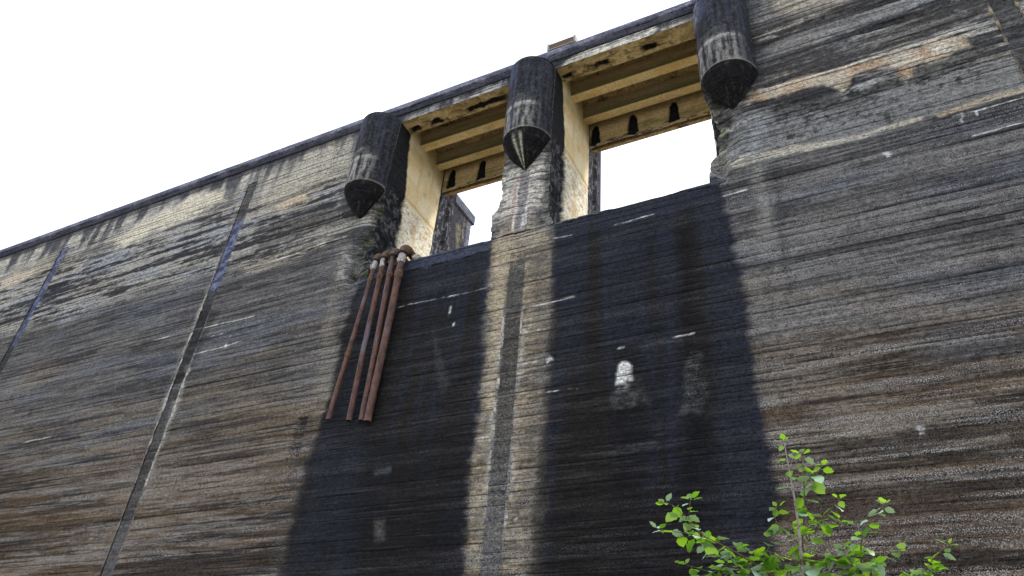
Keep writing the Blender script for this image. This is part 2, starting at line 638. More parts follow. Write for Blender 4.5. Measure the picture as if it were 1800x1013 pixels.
def paint_face(x, z):
    val, groove, jint, near = board_stats(x, z)
    st = fbm(x * .30, z * 4.2, 10, 5, .6)                    # long horizontal streaks
    st2 = fbm(x * .9, z * 11.0, 20, 4, .6)
    big = fbm(x * .16, z * .35, 30, 4)
    fine = fbm(x * 5, z * 6, 40, 4)
    vz = fbm(x * 2.4, z * .22, 45, 4)                        # run-down streaks
    jit = (fbm(x * .4, z * .4, 47, 4) - .5)

    # ---- upper lifts: weathered, strongly streaked
    m = np.clip((st - .5) * 3.6 + (st2 - .5) * 1.6 + (big - .5) * 1.6 + (fine - .5) * .8 + (val - .5) * .5 + .42, 0, 1)
    m = .45 * m + .55 * sm(.36, .58, m + (fbm(x * 3.2, z * 7.5, 42, 5, .7) - .5) * 1.5)
    cu = mixc(np.tile((.038, .037, .040), (len(x), 1)), (.34, .325, .290), m)
    # ---- middle lifts: even grey, fine lines
    thn = fbm(x * .55, z * 17.0, 22, 4, .65)                 # hairline board grain
    lng = fbm(x * .11, z * 3.0, 24, 5, .6)                   # long bands
    m2 = np.clip((lng - .5) * .85 + (thn - .5) * 1.5 + (val - .5) * .75 + (big - .5) * .8 + (fine - .5) * .5 + .5, 0, 1)
    cm = mixc(np.tile((.040, .039, .040), (len(x), 1)), (.150, .143, .136), m2)
    # ---- lower lifts: brown with pale gravelly bands
    m3 = np.clip((lng - .5) * 2.6 + (thn - .5) * 2.4 + (val - .5) * .7 + (big - .5) * 1.2 + (fine - .5) * .6 + .42, 0, 1)
    m3 = .6 * m3 + .4 * sm(.35, .65, m3)
    cl = mixc(np.tile((.026, .0185, .0130), (len(x), 1)), (.150, .125, .096), m3)
    k1 = sm(-.7, .7, z - 22.85 - jit * 1.2 + np.where(x > -3.5, .0, -.2))
    k1 = np.where(x > -3.6, sm(-.08, .08, z - 22.8 - jit * .25), k1)
    k2 = sm(-2.2, 2.2, z - 13.3 - jit * 4.0)
    c = cl * (1 - k2[:, None]) + cm * k2[:, None]
    c = c * (1 - k1[:, None]) + cu * k1[:, None]
    fleck = .85 * (1 - k2) + .55 * k2 * (1 - k1) + .18 * k1
    fleck = fleck * np.where(x < -22, .62 + .3 * (1 - sm(11, 15, z)), 1.0) * (.26 + .95 * sm(.44, .58, lng + (thn - .5) * .5))
    # warm drift of tint
    wm = sm(.5, .75, fbm(x * .2, z * .9, 60, 4))
    c = c * (1 + wm[:, None] * np.array([.12, .02, -.10])[None, :] * (1 - .5 * k1[:, None]))
    cool = sm(.5, .75, fbm(x * .2 + 40, z * .9, 64, 4))
    c = c * (1 + cool[:, None] * np.array([-.10, -.03, .12])[None, :])
    # beige zone around z 13..17 left of the pipes
    bz = np.exp(-((z - 14.2 - jit * 3) / 2.2) ** 2) * sm(.42, .62, st) * (x < -19)
    c = mixc(c, (.215, .175, .12), bz * .5)
    # brown patches low down
    br = sm(.48, .62, fbm(x * .16, z * 2.6, 66, 4)) * (1 - sm(10.5, 15, z))
    c = mixc(c, (.105, .064, .032), br * .6)

    # ---- drips below the coping
    up = sm(27.2, 29.6, z + jit * 1.2)
    dr = sm(.40, .62, fbm(x * 1.9, z * .16, 48, 4) + (z - 29.7) * .06)
    pale = mixc(np.tile((.50, .465, .39), (len(x), 1)), (.33, .32, .30), sm(.4, .6, fine))
    c = c * (1 - up[:, None]) + pale * up[:, None]
    c = mixc(c, (.065, .066, .075), up * dr * .92)
    c = mixc(c, (.045, .046, .056), sm(30.0, 30.45, z) * .8)
    # bright cream band near the crest, left
    cb = poly_mask([(195, 425), (240, 396), (330, 350), (395, 330), (402, 352), (330, 382), (262, 412), (215, 440)], x, z, .3, .5, 1.0, 71)
    c = mixc(c, (.66, .60, .47), cb * .9)
    c = mixc(c, (.62, .53, .40), poly_mask([(0, 492), (62, 470), (64, 480), (30, 500), (0, 512)], x, z, .2, .3) * .8)
    c = mixc(c, (.45, .40, .30), poly_mask([(30, 478), (80, 450), (100, 448), (60, 490)], x, z, .3, .3) * .5)
    c = mixc(c, (.50, .46, .36), poly_mask([(450, 325), (520, 285), (622, 232), (620, 300), (540, 330), (460, 368)], x, z, .5, .5, .8, 72) * .55 * (1 - .5 * dr))
    c = mixc(c, (.58, .47, .33), poly_mask([(480, 362), (535, 340), (540, 350), (492, 370)], x, z, .12, .2) * .8)
    c = mixc(c, (.58, .51, .39), poly_mask([(420, 470), (540, 432), (615, 410), (612, 422), (540, 448), (440, 488)], x, z, .2, .3) * .5 * sm(.35, .6, st2))
    # dark spalled bands, upper left
    c = mixc(c, (.05, .049, .05), poly_mask([(450, 400), (600, 345), (640, 360), (630, 385), (450, 440)], x, z, .3, .35) * sm(.4, .6, st) * .7)

    fa = poly_mask([(978, 126), (1000, 103), (1040, 84), (1110, 54), (1140, 42), (1152, 52), (1140, 66), (1090, 84), (1030, 108), (985, 124)], x, z, .12, .2, 1.8, 170)
    c = mixc(c, (.62, .59, .51), fa * (.5 + .5 * sm(.35, .6, fine)))
    fb = poly_mask([(706, 216), (720, 203), (760, 186), (800, 172), (812, 166), (830, 164), (890, 138), (893, 151), (800, 184), (706, 217)], x, z, .12, .25, 2.5, 172)
    c = mixc(c, (.42, .42, .42), fb * sm(.40, .58, fbm(x * 2.2, z * .8, 174, 4)) * .75)
    c = mixc(c, (.45, .44, .42), line_mask([(1021, 78), (1022, 92), (1023, 102)], x, z, .05, .2, .03, 175) * .8)

    # ---- right wall upper
    c = mixc(c, (.40, .36, .28), poly_mask([(1355, 0), (1500, -30), (1480, 5), (1372, 28)], x, z, .25, .3) * .75)
    c = mixc(c, (.034, .034, .036), poly_mask([(1420, 30), (1560, -20), (1600, -10), (1500, 35), (1410, 62)], x, z, .15, .25) * .8)
    c = mixc(c, (.19, .185, .18), poly_mask([(1335, 85), (1440, 45), (1560, 10), (1640, -20), (1640, 0), (1540, 38), (1430, 75), (1340, 110)], x, z, .12, .15) * .75)
    c = mixc(c, (.055, .052, .046), poly_mask([(1330, 150), (1350, 100), (1500, 55), (1760, -30), (1790, 0), (1640, 65), (1480, 105), (1340, 152)], x, z, .2, .25) * .6 * sm(.35, .6, st2 + .08))
    # the pale lift under the middle line, spotted black
    c = mixc(c, (.235, .235, .225), poly_mask([(1265, 285), (1290, 200), (1500, 160), (1790, 90), (1800, 150), (1503, 240), (1275, 296)], x, z, .15, .2) * .62)
    c = mixc(c, (.045, .045, .042), poly_mask([(1340, 200), (1380, 178), (1450, 158), (1480, 170), (1500, 172), (1580, 118), (1620, 105), (1750, 60), (1760, 90), (1640, 140), (1480, 190), (1380, 205)], x, z, .15, .3, 1.5, 73) * .72)
    sp = sm(.60, .68, fbm(x * 4.5, z * 9, 74, 3)) * poly_mask([(1290, 260), (1300, 200), (1500, 150), (1700, 90), (1750, 130), (1500, 220), (1300, 275)], x, z, .4, .3)
    c = mixc(c, (.018, .018, .018), sp * .9)
    vdr = sm(.60, .70, fbm(x * 5, z * .8, 76, 3)) * poly_mask([(1520, 190), (1545, 150), (1650, 130), (1640, 190), (1560, 225)], x, z, .3, .2)
    c = mixc(c, (.02, .02, .02), vdr * .8)
    # orange band with two fingers
    ob = .85 * poly_mask([(1312, 178), (1322, 163), (1400, 140), (1478, 118), (1570, 92), (1640, 70), (1708, 58), (1700, 78), (1640, 108), (1606, 115), (1592, 142), (1575, 122),
                    (1555, 116), (1500, 132), (1486, 150), (1480, 166), (1466, 152), (1450, 148), (1400, 160), (1340, 178)], x, z, .13, .26, 2.0, 77)
    obc = mixc(np.tile((.46, .32, .20), (len(x), 1)), (.54, .47, .36), sm(.38, .58, fbm(x * 1.2, z * 2.5, 78, 4)))
    c = c * (1 - .9 * ob[:, None]) + obc * (.9 * ob[:, None])
    c = mixc(c, (.58, .53, .45), line_mask([(1335, 160), (1400, 142), (1478, 119), (1580, 88), (1700, 50)], x, z, .06, .3, .04) * .8)
    # cream line at the foot of the pale lift
    c = mixc(c, (.50, .46, .36), poly_mask([(1272, 296), (1300, 275), (1400, 255), (1503, 238), (1620, 205), (1620, 213), (1503, 246), (1400, 268), (1290, 296)], x, z, .08, .12) * .75)
    c = mixc(c, (.44, .36, .24), poly_mask([(1640, 200), (1730, 172), (1800, 152), (1800, 160), (1730, 182), (1650, 206)], x, z, .06, .08) * .7)
    c = mixc(c, (.28, .29, .30), poly_mask([(1310, 215), (1345, 210), (1340, 275), (1310, 285)], x, z, .3, .25) * .6)
    c = mixc(c, (.22, .215, .19), poly_mask([(1318, 296), (1338, 291), (1352, 360), (1362, 450), (1340, 450), (1330, 370)], x, z, .25, .15) * .6)
    c = mixc(c, (.035, .034, .036), poly_mask([(1358, 288), (1369, 286), (1382, 420), (1392, 520), (1380, 520), (1372, 420)], x, z, .14, .08) * .72)
    c = mixc(c, (.04, .04, .04), poly_mask([(1346, 450), (1352, 450), (1362, 560), (1354, 560)], x, z, .1, .1) * .45)
    # lines of pits and darker board bands on the right wall
    c = mixc(c, (.035, .03, .026), poly_mask([(1440, 810), (1480, 790), (1700, 730), (1800, 700), (1800, 745), (1640, 790), (1500, 810), (1470, 830)], x, z, .25, .35) * .65)
    c = mixc(c, (.05, .034, .024), poly_mask([(1560, 660), (1800, 620), (1800, 650), (1640, 680), (1560, 690)], x, z, .2, .3) * .6)
    c = mixc(c, (.05, .036, .026), poly_mask([(1400, 870), (1800, 800), (1800, 1100), (1400, 1100)], x, z, .6, .6) * .45)
    lowd = (1 - sm(7.5, 12.5, z + jit * 2.5))
    c = mixc(c, (.034, .026, .020), lowd * (1 - sm(.46, .58, lng + (fine - .5) * .3)) * .6)

    # ---- wet tracks below the two bays, blue sky sheen put into their colour
    wet = np.zeros(len(x))
    for P, sd_ in (([(640, 478), (700, 455), (863, 418), (861, 470), (852, 600), (843, 720), (826, 830), (815, 1013), (806, 1150), (440, 1150), (489, 1013), (527, 850), (558, 760),
                    (578, 700), (590, 640), (602, 585), (618, 530)], 80),
                   ([(970, 386), (1120, 350), (1262, 316), (1274, 345), (1290, 420), (1303, 490), (1316, 560), (1330, 640), (1342, 720), (1352, 780), (1362, 880), (1366, 1013), (1372, 1150), (914, 1150), (926, 1013),
                     (941, 880), (955, 720), (966, 560), (968, 470)], 82)):
        b = poly_mask(P, x + (fbm(x * .5, z * 5, sd_ + 2, 4) - .5) * .45 * sm(20.3, 18, z), z, .16, .14, .8, sd_)
        inn = fbm(x * 1.4, z * .12, sd_ + 1, 4)               # vertical tone runs
        cc = mixc(np.tile(C_WET_SKY_BLUE, (len(x), 1)), (.0078, .0074, .0074), sm(.36, .66, inn + (14 - z) * .02))
        cc = cc * (.45 + 1.1 * thn[:, None])
        bm_ = b * (.965 - .10 * sm(.55, .75, thn) * (1 - sm(14, 18, z)))
        c = c * (1 - bm_[:, None]) + cc * bm_[:, None]
        fleck = fleck * (1 - b) + b * (.02 + .13 * sm(.52, .7, lng))
        wet = np.maximum(wet, b * .7)
    c = mixc(c, (.0065, .006, .006), poly_mask([(640, 790), (700, 770), (840, 740), (826, 830), (812, 1100), (610, 1100), (620, 900)], x, z, .6, .4) * .75)
    c = mixc(c, (.004, .004, .0045), poly_mask([(1188, 400), (1216, 380), (1228, 600), (1240, 760), (1245, 1013), (1195, 1013), (1198, 700)], x, z, .35, .2) * .85)
    c = mixc(c, (.0055, .005, .005), poly_mask([(1080, 610), (1128, 600), (1140, 720), (1140, 1013), (1075, 1013), (1078, 700)], x, z, .3, .2) * .8)
    c = mixc(c, (.0065, .006, .006), poly_mask([(950, 900), (1240, 840), (1240, 1100), (940, 1100)], x, z, .8, .5) * .7)
    c = mixc(c, (.018, .021, .031), poly_mask([(1228, 350), (1262, 345), (1318, 600), (1345, 800), (1300, 900), (1262, 760), (1250, 560)], x, z, .3, .25) * .45)
    c = mixc(c, (.018, .021, .032), poly_mask([(660, 480), (860, 440), (850, 470), (700, 505), (640, 560), (615, 600)], x, z, .35, .25) * .55)
    c = mixc(c, (.026, .030, .045), poly_mask([(980, 390), (1255, 325), (1262, 350), (1000, 415)], x, z, .25, .15) * .6)
    c = mixc(c, (.016, .019, .030), poly_mask([(600, 620), (640, 650), (560, 1013), (500, 1013), (560, 790)], x, z, .4, .2) * .55)
    for L in CRACKS:
        Pw = np.array([W(*q) for q in L])
        inb = (x > Pw[0, 0]) & (x < Pw[-1, 0]) & (z < SILL + .1)
        zc = np.interp(x, Pw[:, 0], Pw[:, 1])
        c = mixc(c, (.062, .072, .108), inb * sm(-.04, .04, z - zc + (fine - .5) * .08) * (.55 + .6 * (fine - .3)).clip(0, .85))
    # dark run left of the track, beside the slot
    c = mixc(c, (.045, .038, .030), poly_mask([(525, 735), (545, 730), (560, 760), (530, 850), (488, 1100), (450, 1100), (500, 880)], x, z, .25, .25) * .7)
    c = mixc(c, (.018, .017, .018), poly_mask([(524, 735), (541, 733), (522, 812), (505, 808)], x, z, .05, .04) * .75)
    c = mixc(c, (.23, .205, .165), poly_mask([(596, 430), (618, 428), (592, 560), (575, 700), (545, 720), (560, 620), (580, 520)], x, z, .35, .25) * .5)
    # pale scaled patch and the white arch in the right track
    c = mixc(c, (.055, .054, .050), poly_mask([(1085, 650), (1125, 660), (1140, 705), (1078, 716), (1078, 690)], x, z, .2, .2) * .35)
    c = mixc(c, (.09, .088, .08), poly_mask([(1080, 690), (1130, 682), (1142, 706), (1120, 712), (1076, 716)], x, z, .1, .15, 3.0) * .55 * sm(.4, .6, fine))
    wa = poly_mask([(1087, 642), (1095, 635), (1104, 637), (1110, 645), (1112, 670), (1102, 670), (1100, 676), (1083, 676), (1084, 655)], x, z, .05, .06, 4.0)
    c = mixc(c, (.66, .65, .62), wa * (.6 + .4 * sm(.35, .6, fine)))
    c = mixc(c, (.25, .25, .24), poly_mask([(1083, 672), (1106, 670), (1104, 685), (1082, 690)], x, z, .08, .1, 3.0) * .6 * sm(.4, .6, fine))
    pa = poly_mask([(1203, 640), (1215, 620), (1232, 622), (1238, 650), (1244, 700), (1232, 722), (1195, 728), (1198, 690)], x, z, .12, .15, 2.0)
    c = mixc(c, (.085, .082, .074), .6 * pa * sm(.42, .6, fine) * .7)
    fleck = np.maximum(fleck, pa * .3)
    c = mixc(c, (.06, .06, .06), poly_mask([(1010, 800), (1060, 790), (1230, 740), (1200, 770), (1090, 815)], x, z, .2, .3) * sm(.45, .62, st2) * .5)
    c = mixc(c, (.13, .13, .125), poly_mask([(760, 570), (780, 640), (790, 680), (772, 690), (766, 640)], x, z, .12, .12) * .16)
    c = mixc(c, (.10, .09, .08), poly_mask([(658, 915), (672, 912), (676, 950), (660, 952)], x, z, .12, .1) * .55)
    c = mixc(c, (.10, .11, .12), poly_mask([(660, 828), (688, 822), (688, 832), (660, 836)], x, z, .08, .1) * .5)

    # ---- tan strip between the tracks
    ts = poly_mask([(876, 350), (960, 340), (966, 380), (966, 470), (963, 560), (952, 720), (938, 880), (922, 1150), (808, 1150), (818, 1013), (830, 830), (846, 720), (855, 600), (863, 470)], x, z, .10, .12, .8, 84)
    tcol = mixc(np.tile((.11, .095, .07), (len(x), 1)), (.37, .305, .205), np.clip((st2 - .5) * 2.6 + (fine - .5) * 1.4 + .52 + (z - 14) * .035, 0, 1))
    ts = ts * (1 - .8 * sm(19.6, 22.0, z + jit))
    c = c * (1 - .85 * ts[:, None]) + tcol * (.85 * ts[:, None])
    c = mixc(c, (.44, .36, .24), poly_mask([(880, 400), (893, 440), (884, 560), (868, 720), (856, 720), (866, 560), (872, 430)], x, z, .12, .1) * .55)
    c = mixc(c, (.085, .076, .062), poly_mask([(925, 430), (970, 420), (970, 560), (960, 700), (945, 1060), (912, 1060), (925, 740), (938, 560)], x, z, .3, .2) * .65)
    # pier front above the weir
    pf = wpoly([(-12.7, 21.3), (-9.6, 21.3), (-9.9, 26), (-12.4, 26)], x, z, .7, .15) * sm(20.3, 21.8, z)
    pcol = mixc(np.tile((.24, .235, .22), (len(x), 1)), (.66, .62, .53), np.clip((st2 - .5) * 3 + (fine - .5) * 2 + .5, 0, 1))
    c = c * (1 - .9 * pf[:, None]) + pcol * (.9 * pf[:, None])
    c = mixc(c, (.42, .27, .18), wpoly([(-11.62, 20.3), (-11.42, 20.3), (-11.42, 23.7), (-11.62, 23.5)], x, z, .08, .06) * .6)
    c = mixc(c, (.20, .185, .195), wpoly([(-11.40, 20.6), (-10.95, 20.6), (-10.95, 23.9), (-11.40, 23.9)], x, z, .06, .04) * .8)
    c = mixc(c, (.62, .61, .58), (line_mask([(-11.45, 23.2), (-11.45, 22.2), (-11.5, 20.6)], x, z, .05, .3, .04, world=True)
                                  + line_mask([(-10.9, 23.3), (-10.92, 22.4), (-10.98, 20.8)], x, z, .05, .42, .06, world=True)
                                  + line_mask([(-11.05, 21.4), (-11.15, 20.7)], x, z, .06, .3, .05, world=True)).clip(0, 1) * .85)
    c = mixc(c, (.46, .40, .29), .6 * wpoly([(-11.7, 19.6), (-10.2, 19.7), (-10.2, 20.7), (-11.7, 20.5)], x, z, .2, .2) * .5)
    # chipped, sooty corners
    k = wpoly([(-19.95, 20.3), (-18.3, 20.3), (-18.3, 25.1), (-18.9, 25.0), (-19.4, 23.3)], x, z, .25, .3, 1.4, 86)
    rc = mixc(np.tile((.020, .021, .024), (len(x), 1)), (.13, .125, .11), sm(.5, .66, fbm(x * 5, z * 5, 88, 4)))
    c = c * (1 - k[:, None]) + rc * k[:, None]
    c = mixc(c, (.06, .075, .02), k * sm(.56, .66, fbm(x * 3, z * 3, 89, 4)) * .6)
    wet = np.maximum(wet, k * .5)
    c = mixc(c, (.30, .30, .28), wpoly([(-20.35, 20.4), (-19.75, 20.4), (-19.85, 21.6), (-20.1, 22.6), (-20.4, 22)], x, z, .12, .2) * sm(.4, .6, fbm(x * 5, z * 4, 87, 4)) * .8)
    k = wpoly([(-10.5, 20.6), (-9.4, 20.5), (-9.4, 25.6), (-10.2, 25.6), (-10.3, 23.2)], x, z, .15, .2, 1.6, 91)
    c = mixc(c, (.030, .032, .034), k * .8)
    c = mixc(c, (.17, .165, .145), k * sm(.48, .62, fbm(x * 4, z * 5, 92, 4)) * .8)
    k = wpoly([(-3.9, 22), (-3.9, 25), (-2.9, 24.6), (-2.75, 23.2), (-2.9, 21.5), (-3.6, 21.4)], x, z, .12, .2, 1.6, 93)
    kc = mixc(np.tile((.055, .055, .05), (len(x), 1)), (.30, .29, .24), sm(.42, .62, fbm(x * 3, z * 3, 94, 5)))
    c = c * (1 - .85 * k[:, None]) + kc * (.85 * k[:, None])
    c = mixc(c, (.14, .15, .05), k * sm(.55, .68, fbm(x * 2, z * 2.4, 96, 4)) * .5)
    c = mixc(c, (.25, .245, .22), wpoly([(-3.6, 20.7), (-2.9, 20.6), (-2.7, 21.8), (-3.6, 21.9)], x, z, .08, .1) * .6)
    # darker around and under the noses
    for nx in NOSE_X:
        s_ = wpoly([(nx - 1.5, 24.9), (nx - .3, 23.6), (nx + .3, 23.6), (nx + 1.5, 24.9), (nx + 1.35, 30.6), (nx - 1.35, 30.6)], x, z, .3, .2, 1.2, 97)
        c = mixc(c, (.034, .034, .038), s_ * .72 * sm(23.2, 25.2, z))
    for jx, za, zb_, sd in ((-29.02, 14, 25.5, -1), (-28.18, 10.5, 18.5, 1), (-10.72, 8, 17.5, 1), (-11.5, 8, 18, -1)):
        u_ = (x - jx) * sd
        q = (u_ > -.1) * (1 - sm(.02, .16 + .22 * fbm(z * 1.1, x * 0 + jx, 176, 4), u_)) * sm(za, za + 2, z) * (1 - sm(zb_ - 2, zb_, z)) * sm(.35, .6, fbm(z * 1.4, x * 3, 177, 4))
        c = mixc(c, (.40, .38, .33), q * .6)
    # lime on the right lip of the left joint, dark patch beside it
    c = mixc(c, (.60, .58, .52), sum(poly_mask(q, x, z, .04, .05, 4.0, 178) for q in (
        [(322, 646), (332, 640), (334, 652), (326, 664)], [(312, 676), (322, 668), (324, 680), (314, 690)], [(300, 708), (309, 700), (308, 722), (296, 742), (288, 770), (284, 770), (292, 738)])).clip(0, 1) * .9)
    c = mixc(c, (.030, .029, .030), poly_mask([(362, 540), (386, 545), (360, 600), (345, 640), (335, 640), (345, 600)], x, z, .25, .2) * .7)
    # ochre patches low on the left
    och = sm(.50, .62, fbm(x * .22, z * 2.4, 179, 4)) * (1 - sm(11.5, 15, z)) * (x < -19.6)
    c = mixc(c, (.15, .095, .046), och * .36)
    # ---- lichen-white marks and lift lines
    for L, wd, bk in WHITE_LINES:
        c = mixc(c, C_WHITE, line_mask(L, x, z, wd * .62, bk, .035, 98) * .85 * (.35 + .65 * sm(.3, .6, fine)))
    for q, r_ in (((966, 632), .16), ((1560, 272), .14), ((905, 912), .07), ((1395, 668), .08), ((1620, 758), .12), ((797, 571), .07)):
        cx, cz = W(*q)
        dd = np.hypot(x - cx, (z - cz) * .8) + (fbm(x * 6, z * 6, 99, 3) - .5) * .22
        c = mixc(c, (.62, .62, .62), (1 - sm(r_ * .4, r_, dd)) * .8)
    # joints between boards blackened for dirt and recess shade, and rows of holes
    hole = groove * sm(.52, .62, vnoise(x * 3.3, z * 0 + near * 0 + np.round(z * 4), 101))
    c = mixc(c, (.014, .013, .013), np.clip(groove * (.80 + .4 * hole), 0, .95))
    thin = sm(.62, .74, fbm(x * .8, z * 22.0, 103, 3, .6))
    c = mixc(c, (.025, .024, .023), thin * .5 * (1 - .3 * k1))
    for L in CRACKS:
        c = mixc(c, (.010, .010, .012), line_mask(L, x, z, .03, 0, .03, 160) * .9)
    # dark recess line at every lift
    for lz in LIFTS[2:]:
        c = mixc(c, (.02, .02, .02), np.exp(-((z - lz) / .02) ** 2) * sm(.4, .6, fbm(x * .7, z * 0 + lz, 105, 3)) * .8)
    return np.clip(c, .004, .9), np.clip(fleck, 0, 1), wet


# ------------------------------------------------------------------ build the dam
dam = empty("dam_wall", (0, 0, 0))
tag(dam, "tall streaked concrete dam wall with two spillway openings, rounded piers and black water stains", "dam")


def face_piece(x_l, x_r, z0, z1, base_y=0.0, name="concrete_lift", painter=None, depth=None, dens=1.0, label=None, zrows=None):
    """x_l / x_r: number or function of z. Grid of the downstream face."""
    zr = rows_between(z0, z1) if zrows is None else zrows
    xl0 = x_l(np.array([z0]))[0] if callable(x_l) else x_l
    xr0 = x_r(np.array([z0]))[0] if callable(x_r) else x_r
    xm = .5 * (xl0 + xr0)
    if xr0 < -54 or xl0 > 9.5:
        dx = .6
    else:
        dx = np.interp(xm, [-53, -30, -12, 8], [.15, .105, .07, .06]) * dens
    n = max(3, int(abs(xr0 - xl0) / dx))
    t = np.linspace(0, 1, n + 1)
    T, Z = np.meshgrid(t, zr, indexing='ij')
    XL = x_l(zr)[None, :] if callable(x_l) else x_l
    XR = x_r(zr)[None, :] if callable(x_r) else x_r
    X = XL + (XR - XL) * T
    xf, zf = X.ravel(), Z.ravel()
    dp = (depth or face_depth)(xf, zf)
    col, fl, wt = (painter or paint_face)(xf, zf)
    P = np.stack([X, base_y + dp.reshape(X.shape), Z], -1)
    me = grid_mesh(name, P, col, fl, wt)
    o = link(name, me, M_CON, dam)
    if label:
        o["label"] = label
    return o


def paint_strip(x, z):
    c, fl, wt = paint_face(x, z)
    lift = np.searchsorted(np.array(LIFTS) + .15, z)
    r = _hash(lift * 7, (x // 10).astype(int))
    st2 = fbm(x * 6, z * 5, 200, 4)
    s = np.tile((.040, .040, .041), (len(x), 1)) * (.5 + 1.0 * r[:, None]) * (.6 + .8 * st2[:, None])
    s = mixc(s, (.085, .085, .09), (1 - sm(8.5, 11.5, z)) * .75)
    c2 = c * .18 + s * .82
    # joint further left: wet film in its upper part, its blue reflection painted in
    f = (x < -20) * sm(21.5, 22.2, z) * (1 - sm(29.2, 29.5, z))
    f = f * np.where((x > -30), 1 - sm(26.2, 26.8, z), 1.0)
    bl = mixc(np.tile((.055, .065, .12), (len(x), 1)), (.16, .18, .29), sm(.45, .62, fbm(x * 3, z * 4, 202, 3)))
    c2 = c2 * (1 - .9 * f[:, None]) + bl * (.9 * f[:, None])
    c2 = mixc(c2, (.018, .018, .02), (x < -20) * (x > -30) * np.exp(-((z - 20.3) / 1.2) ** 2) * .8)
    # strip fades into the tan pier front at its head
    tp = (x > -15) * (x < -8) * sm(18.6, 19.6, z + (fbm(x * 3, z * 2, 203, 3) - .5) * 1.2)
    c2 = c2 * (1 - tp[:, None]) + c * tp[:, None]
    jx_ = np.array(JOINTS)[np.argmin(np.abs(x[:, None] - np.array(JOINTS)[None, :]), 1)]
    eg = sm(.30, .41, np.abs(x - jx_) + (fbm(x * 5, z * 2.2, 204, 4) - .5) * .12)
    c2 = c2 * (1 - .75 * eg[:, None]) + c * (.75 * eg[:, None])
    for lz in LIFTS:
        c2 = mixc(c2, (.26, .26, .25), np.exp(-((z - lz + .02) / .03) ** 2) * .5)
    return c2, np.maximum(fl * .5, np.where(x < -20, .30, .6) * (1 - sm(8, 18, z))), np.maximum(wt * .2, .6 * f)


def strip_depth(x, z):
    return face_depth(x, z) * .4 + (x > -15) * (x < -8) * 0.0


# filler strips of the construction joints, one block to each lift
zs_all = [z for z in LIFTS] + [TOPZ]
for j, jx in enumerate(JOINTS):
    vis = jx > -60 and jx < 10
    for k in range(len(LIFTS)):
        z0, z1 = zs_all[k], zs_all[k + 1]
        if jx == -11.13 and z0 >= 19:
            continue
        if jx in (-44.9, -28.6) and z0 > 29:
            continue
        rec = .045 if jx != -11.13 else .012
        if not vis:
            rec = .05
        face_piece(jx - JW, jx + JW, z0 + .012, z1 - .012, rec, "joint_filler", paint_strip, strip_depth, dens=.8,
                   label="wet bluish filler block of the joint" if (jx == -44.9 and 20 < z0 < 29) else None)

# pale lips either side of the joints (mortar ridges)
for jx in JOINTS[1:5]:
    for s_ in (-1, 1):
        top = 29.2 if jx < -20 else (18.4 if jx < 0 else 30.6)
        zz = np.arange(5.0, top, .05)
        x_c = jx + s_ * (JW + .03) + (fbm(zz * .8, zz * 0 + jx, 210) - .5) * .06 + (fbm(zz * 5, zz * 0 + jx + s_, 214) - .5) * .05
        on = sm(.38, .6, fbm(zz * .5, zz * 0 + jx * 3 + s_, 211))
        if jx == -28.6:
            on = np.maximum(.35 * on, (sm(12, 14, zz) * (1 - sm(24, 25, zz))) if s_ < 0 else (sm(10.5, 12, zz) * (1 - sm(17.6, 18.6, zz))))
        elif jx == -44.9:
            on = on * .2
        wv = (.008 + .115 * fbm(zz * 4.5, zz * 0 + s_, 212, 4, .7) ** 1.5) * (.35 + .65 * on)
        th = np.linspace(0, math.pi, 6)
        P = np.stack([x_c[:, None] - np.cos(th)[None, :] * wv[:, None],
                      -np.sin(th)[None, :] * (.03 * (.3 + on))[:, None] + .012 + 0 * zz[:, None],
                      np.repeat(zz[:, None], 6, 1)], -1)
        cc = mixc(np.tile((.10, .10, .098), (len(zz) * 6, 1)), (.42, .395, .345), np.repeat(on * (.25 + .75 * sm(.35, .6, fbm(zz * 2.2, zz * 0 + 5 + s_, 213, 4))), 6))
        if jx > 0:
            cc = cc * np.array([1, .85, .65]) * .8
        me = grid_mesh("joint_lip", P, cc, .1, 0, flip=True)
        link("joint_lip", me, M_CON, dam)

ea = lambda z: edge_x('a', z)
eb = lambda z: edge_x('b', z)
ec = lambda z: edge_x('c', z)
ed = lambda z: edge_x('d', z)
cols = [X0] + JOINTS + [X1]
for k in range(len(LIFTS)):
    z0, z1 = zs_all[k], zs_all[k + 1]
    for i in range(len(cols) - 1):
        xl = cols[i] + (JW if i > 0 else 0)
        xr = cols[i + 1] - (JW if i < len(cols) - 2 else 0)
        if z0 > 29 and cols[i + 1] in (-44.9, -28.6):
            xr = cols[i + 1]
        if z0 > 29 and cols[i] in (-44.9, -28.6):
            xl = cols[i]
        if cols[i] == -28.6 and z0 >= 19:          # left pier | left opening | half of middle pier
            if z0 < 20:
                face_piece(xl, -18.72, z0, SILL)
                face_piece(xl, ea, SILL, z1)
                face_piece(eb, -11.13, SILL, z1)
            elif z0 < 29:
                face_piece(xl, ea, z0, z1)
                face_piece(eb, -11.13, z0, z1)
            else:
                face_piece(xl, -18.7, z0, z1)
                face_piece(-12.3, -11.13, z0, z1)
        elif cols[i] == -11.13 and z0 >= 19:
            if z0 < 20:
                face_piece(-11.13, ec, SILL, z1)
                face_piece(-3.5, xr, z0, SILL)
                face_piece(ed, xr, SILL, z1)
            elif z0 < 29:
                face_piece(-11.13, ec, z0, z1)
                face_piece(ed, xr, z0, z1)
            else:
                face_piece(-11.13, -10.0, z0, z1)
                face_piece(-3.5, xr, z0, z1)
        else:
            face_piece(xl, xr, z0, z1)

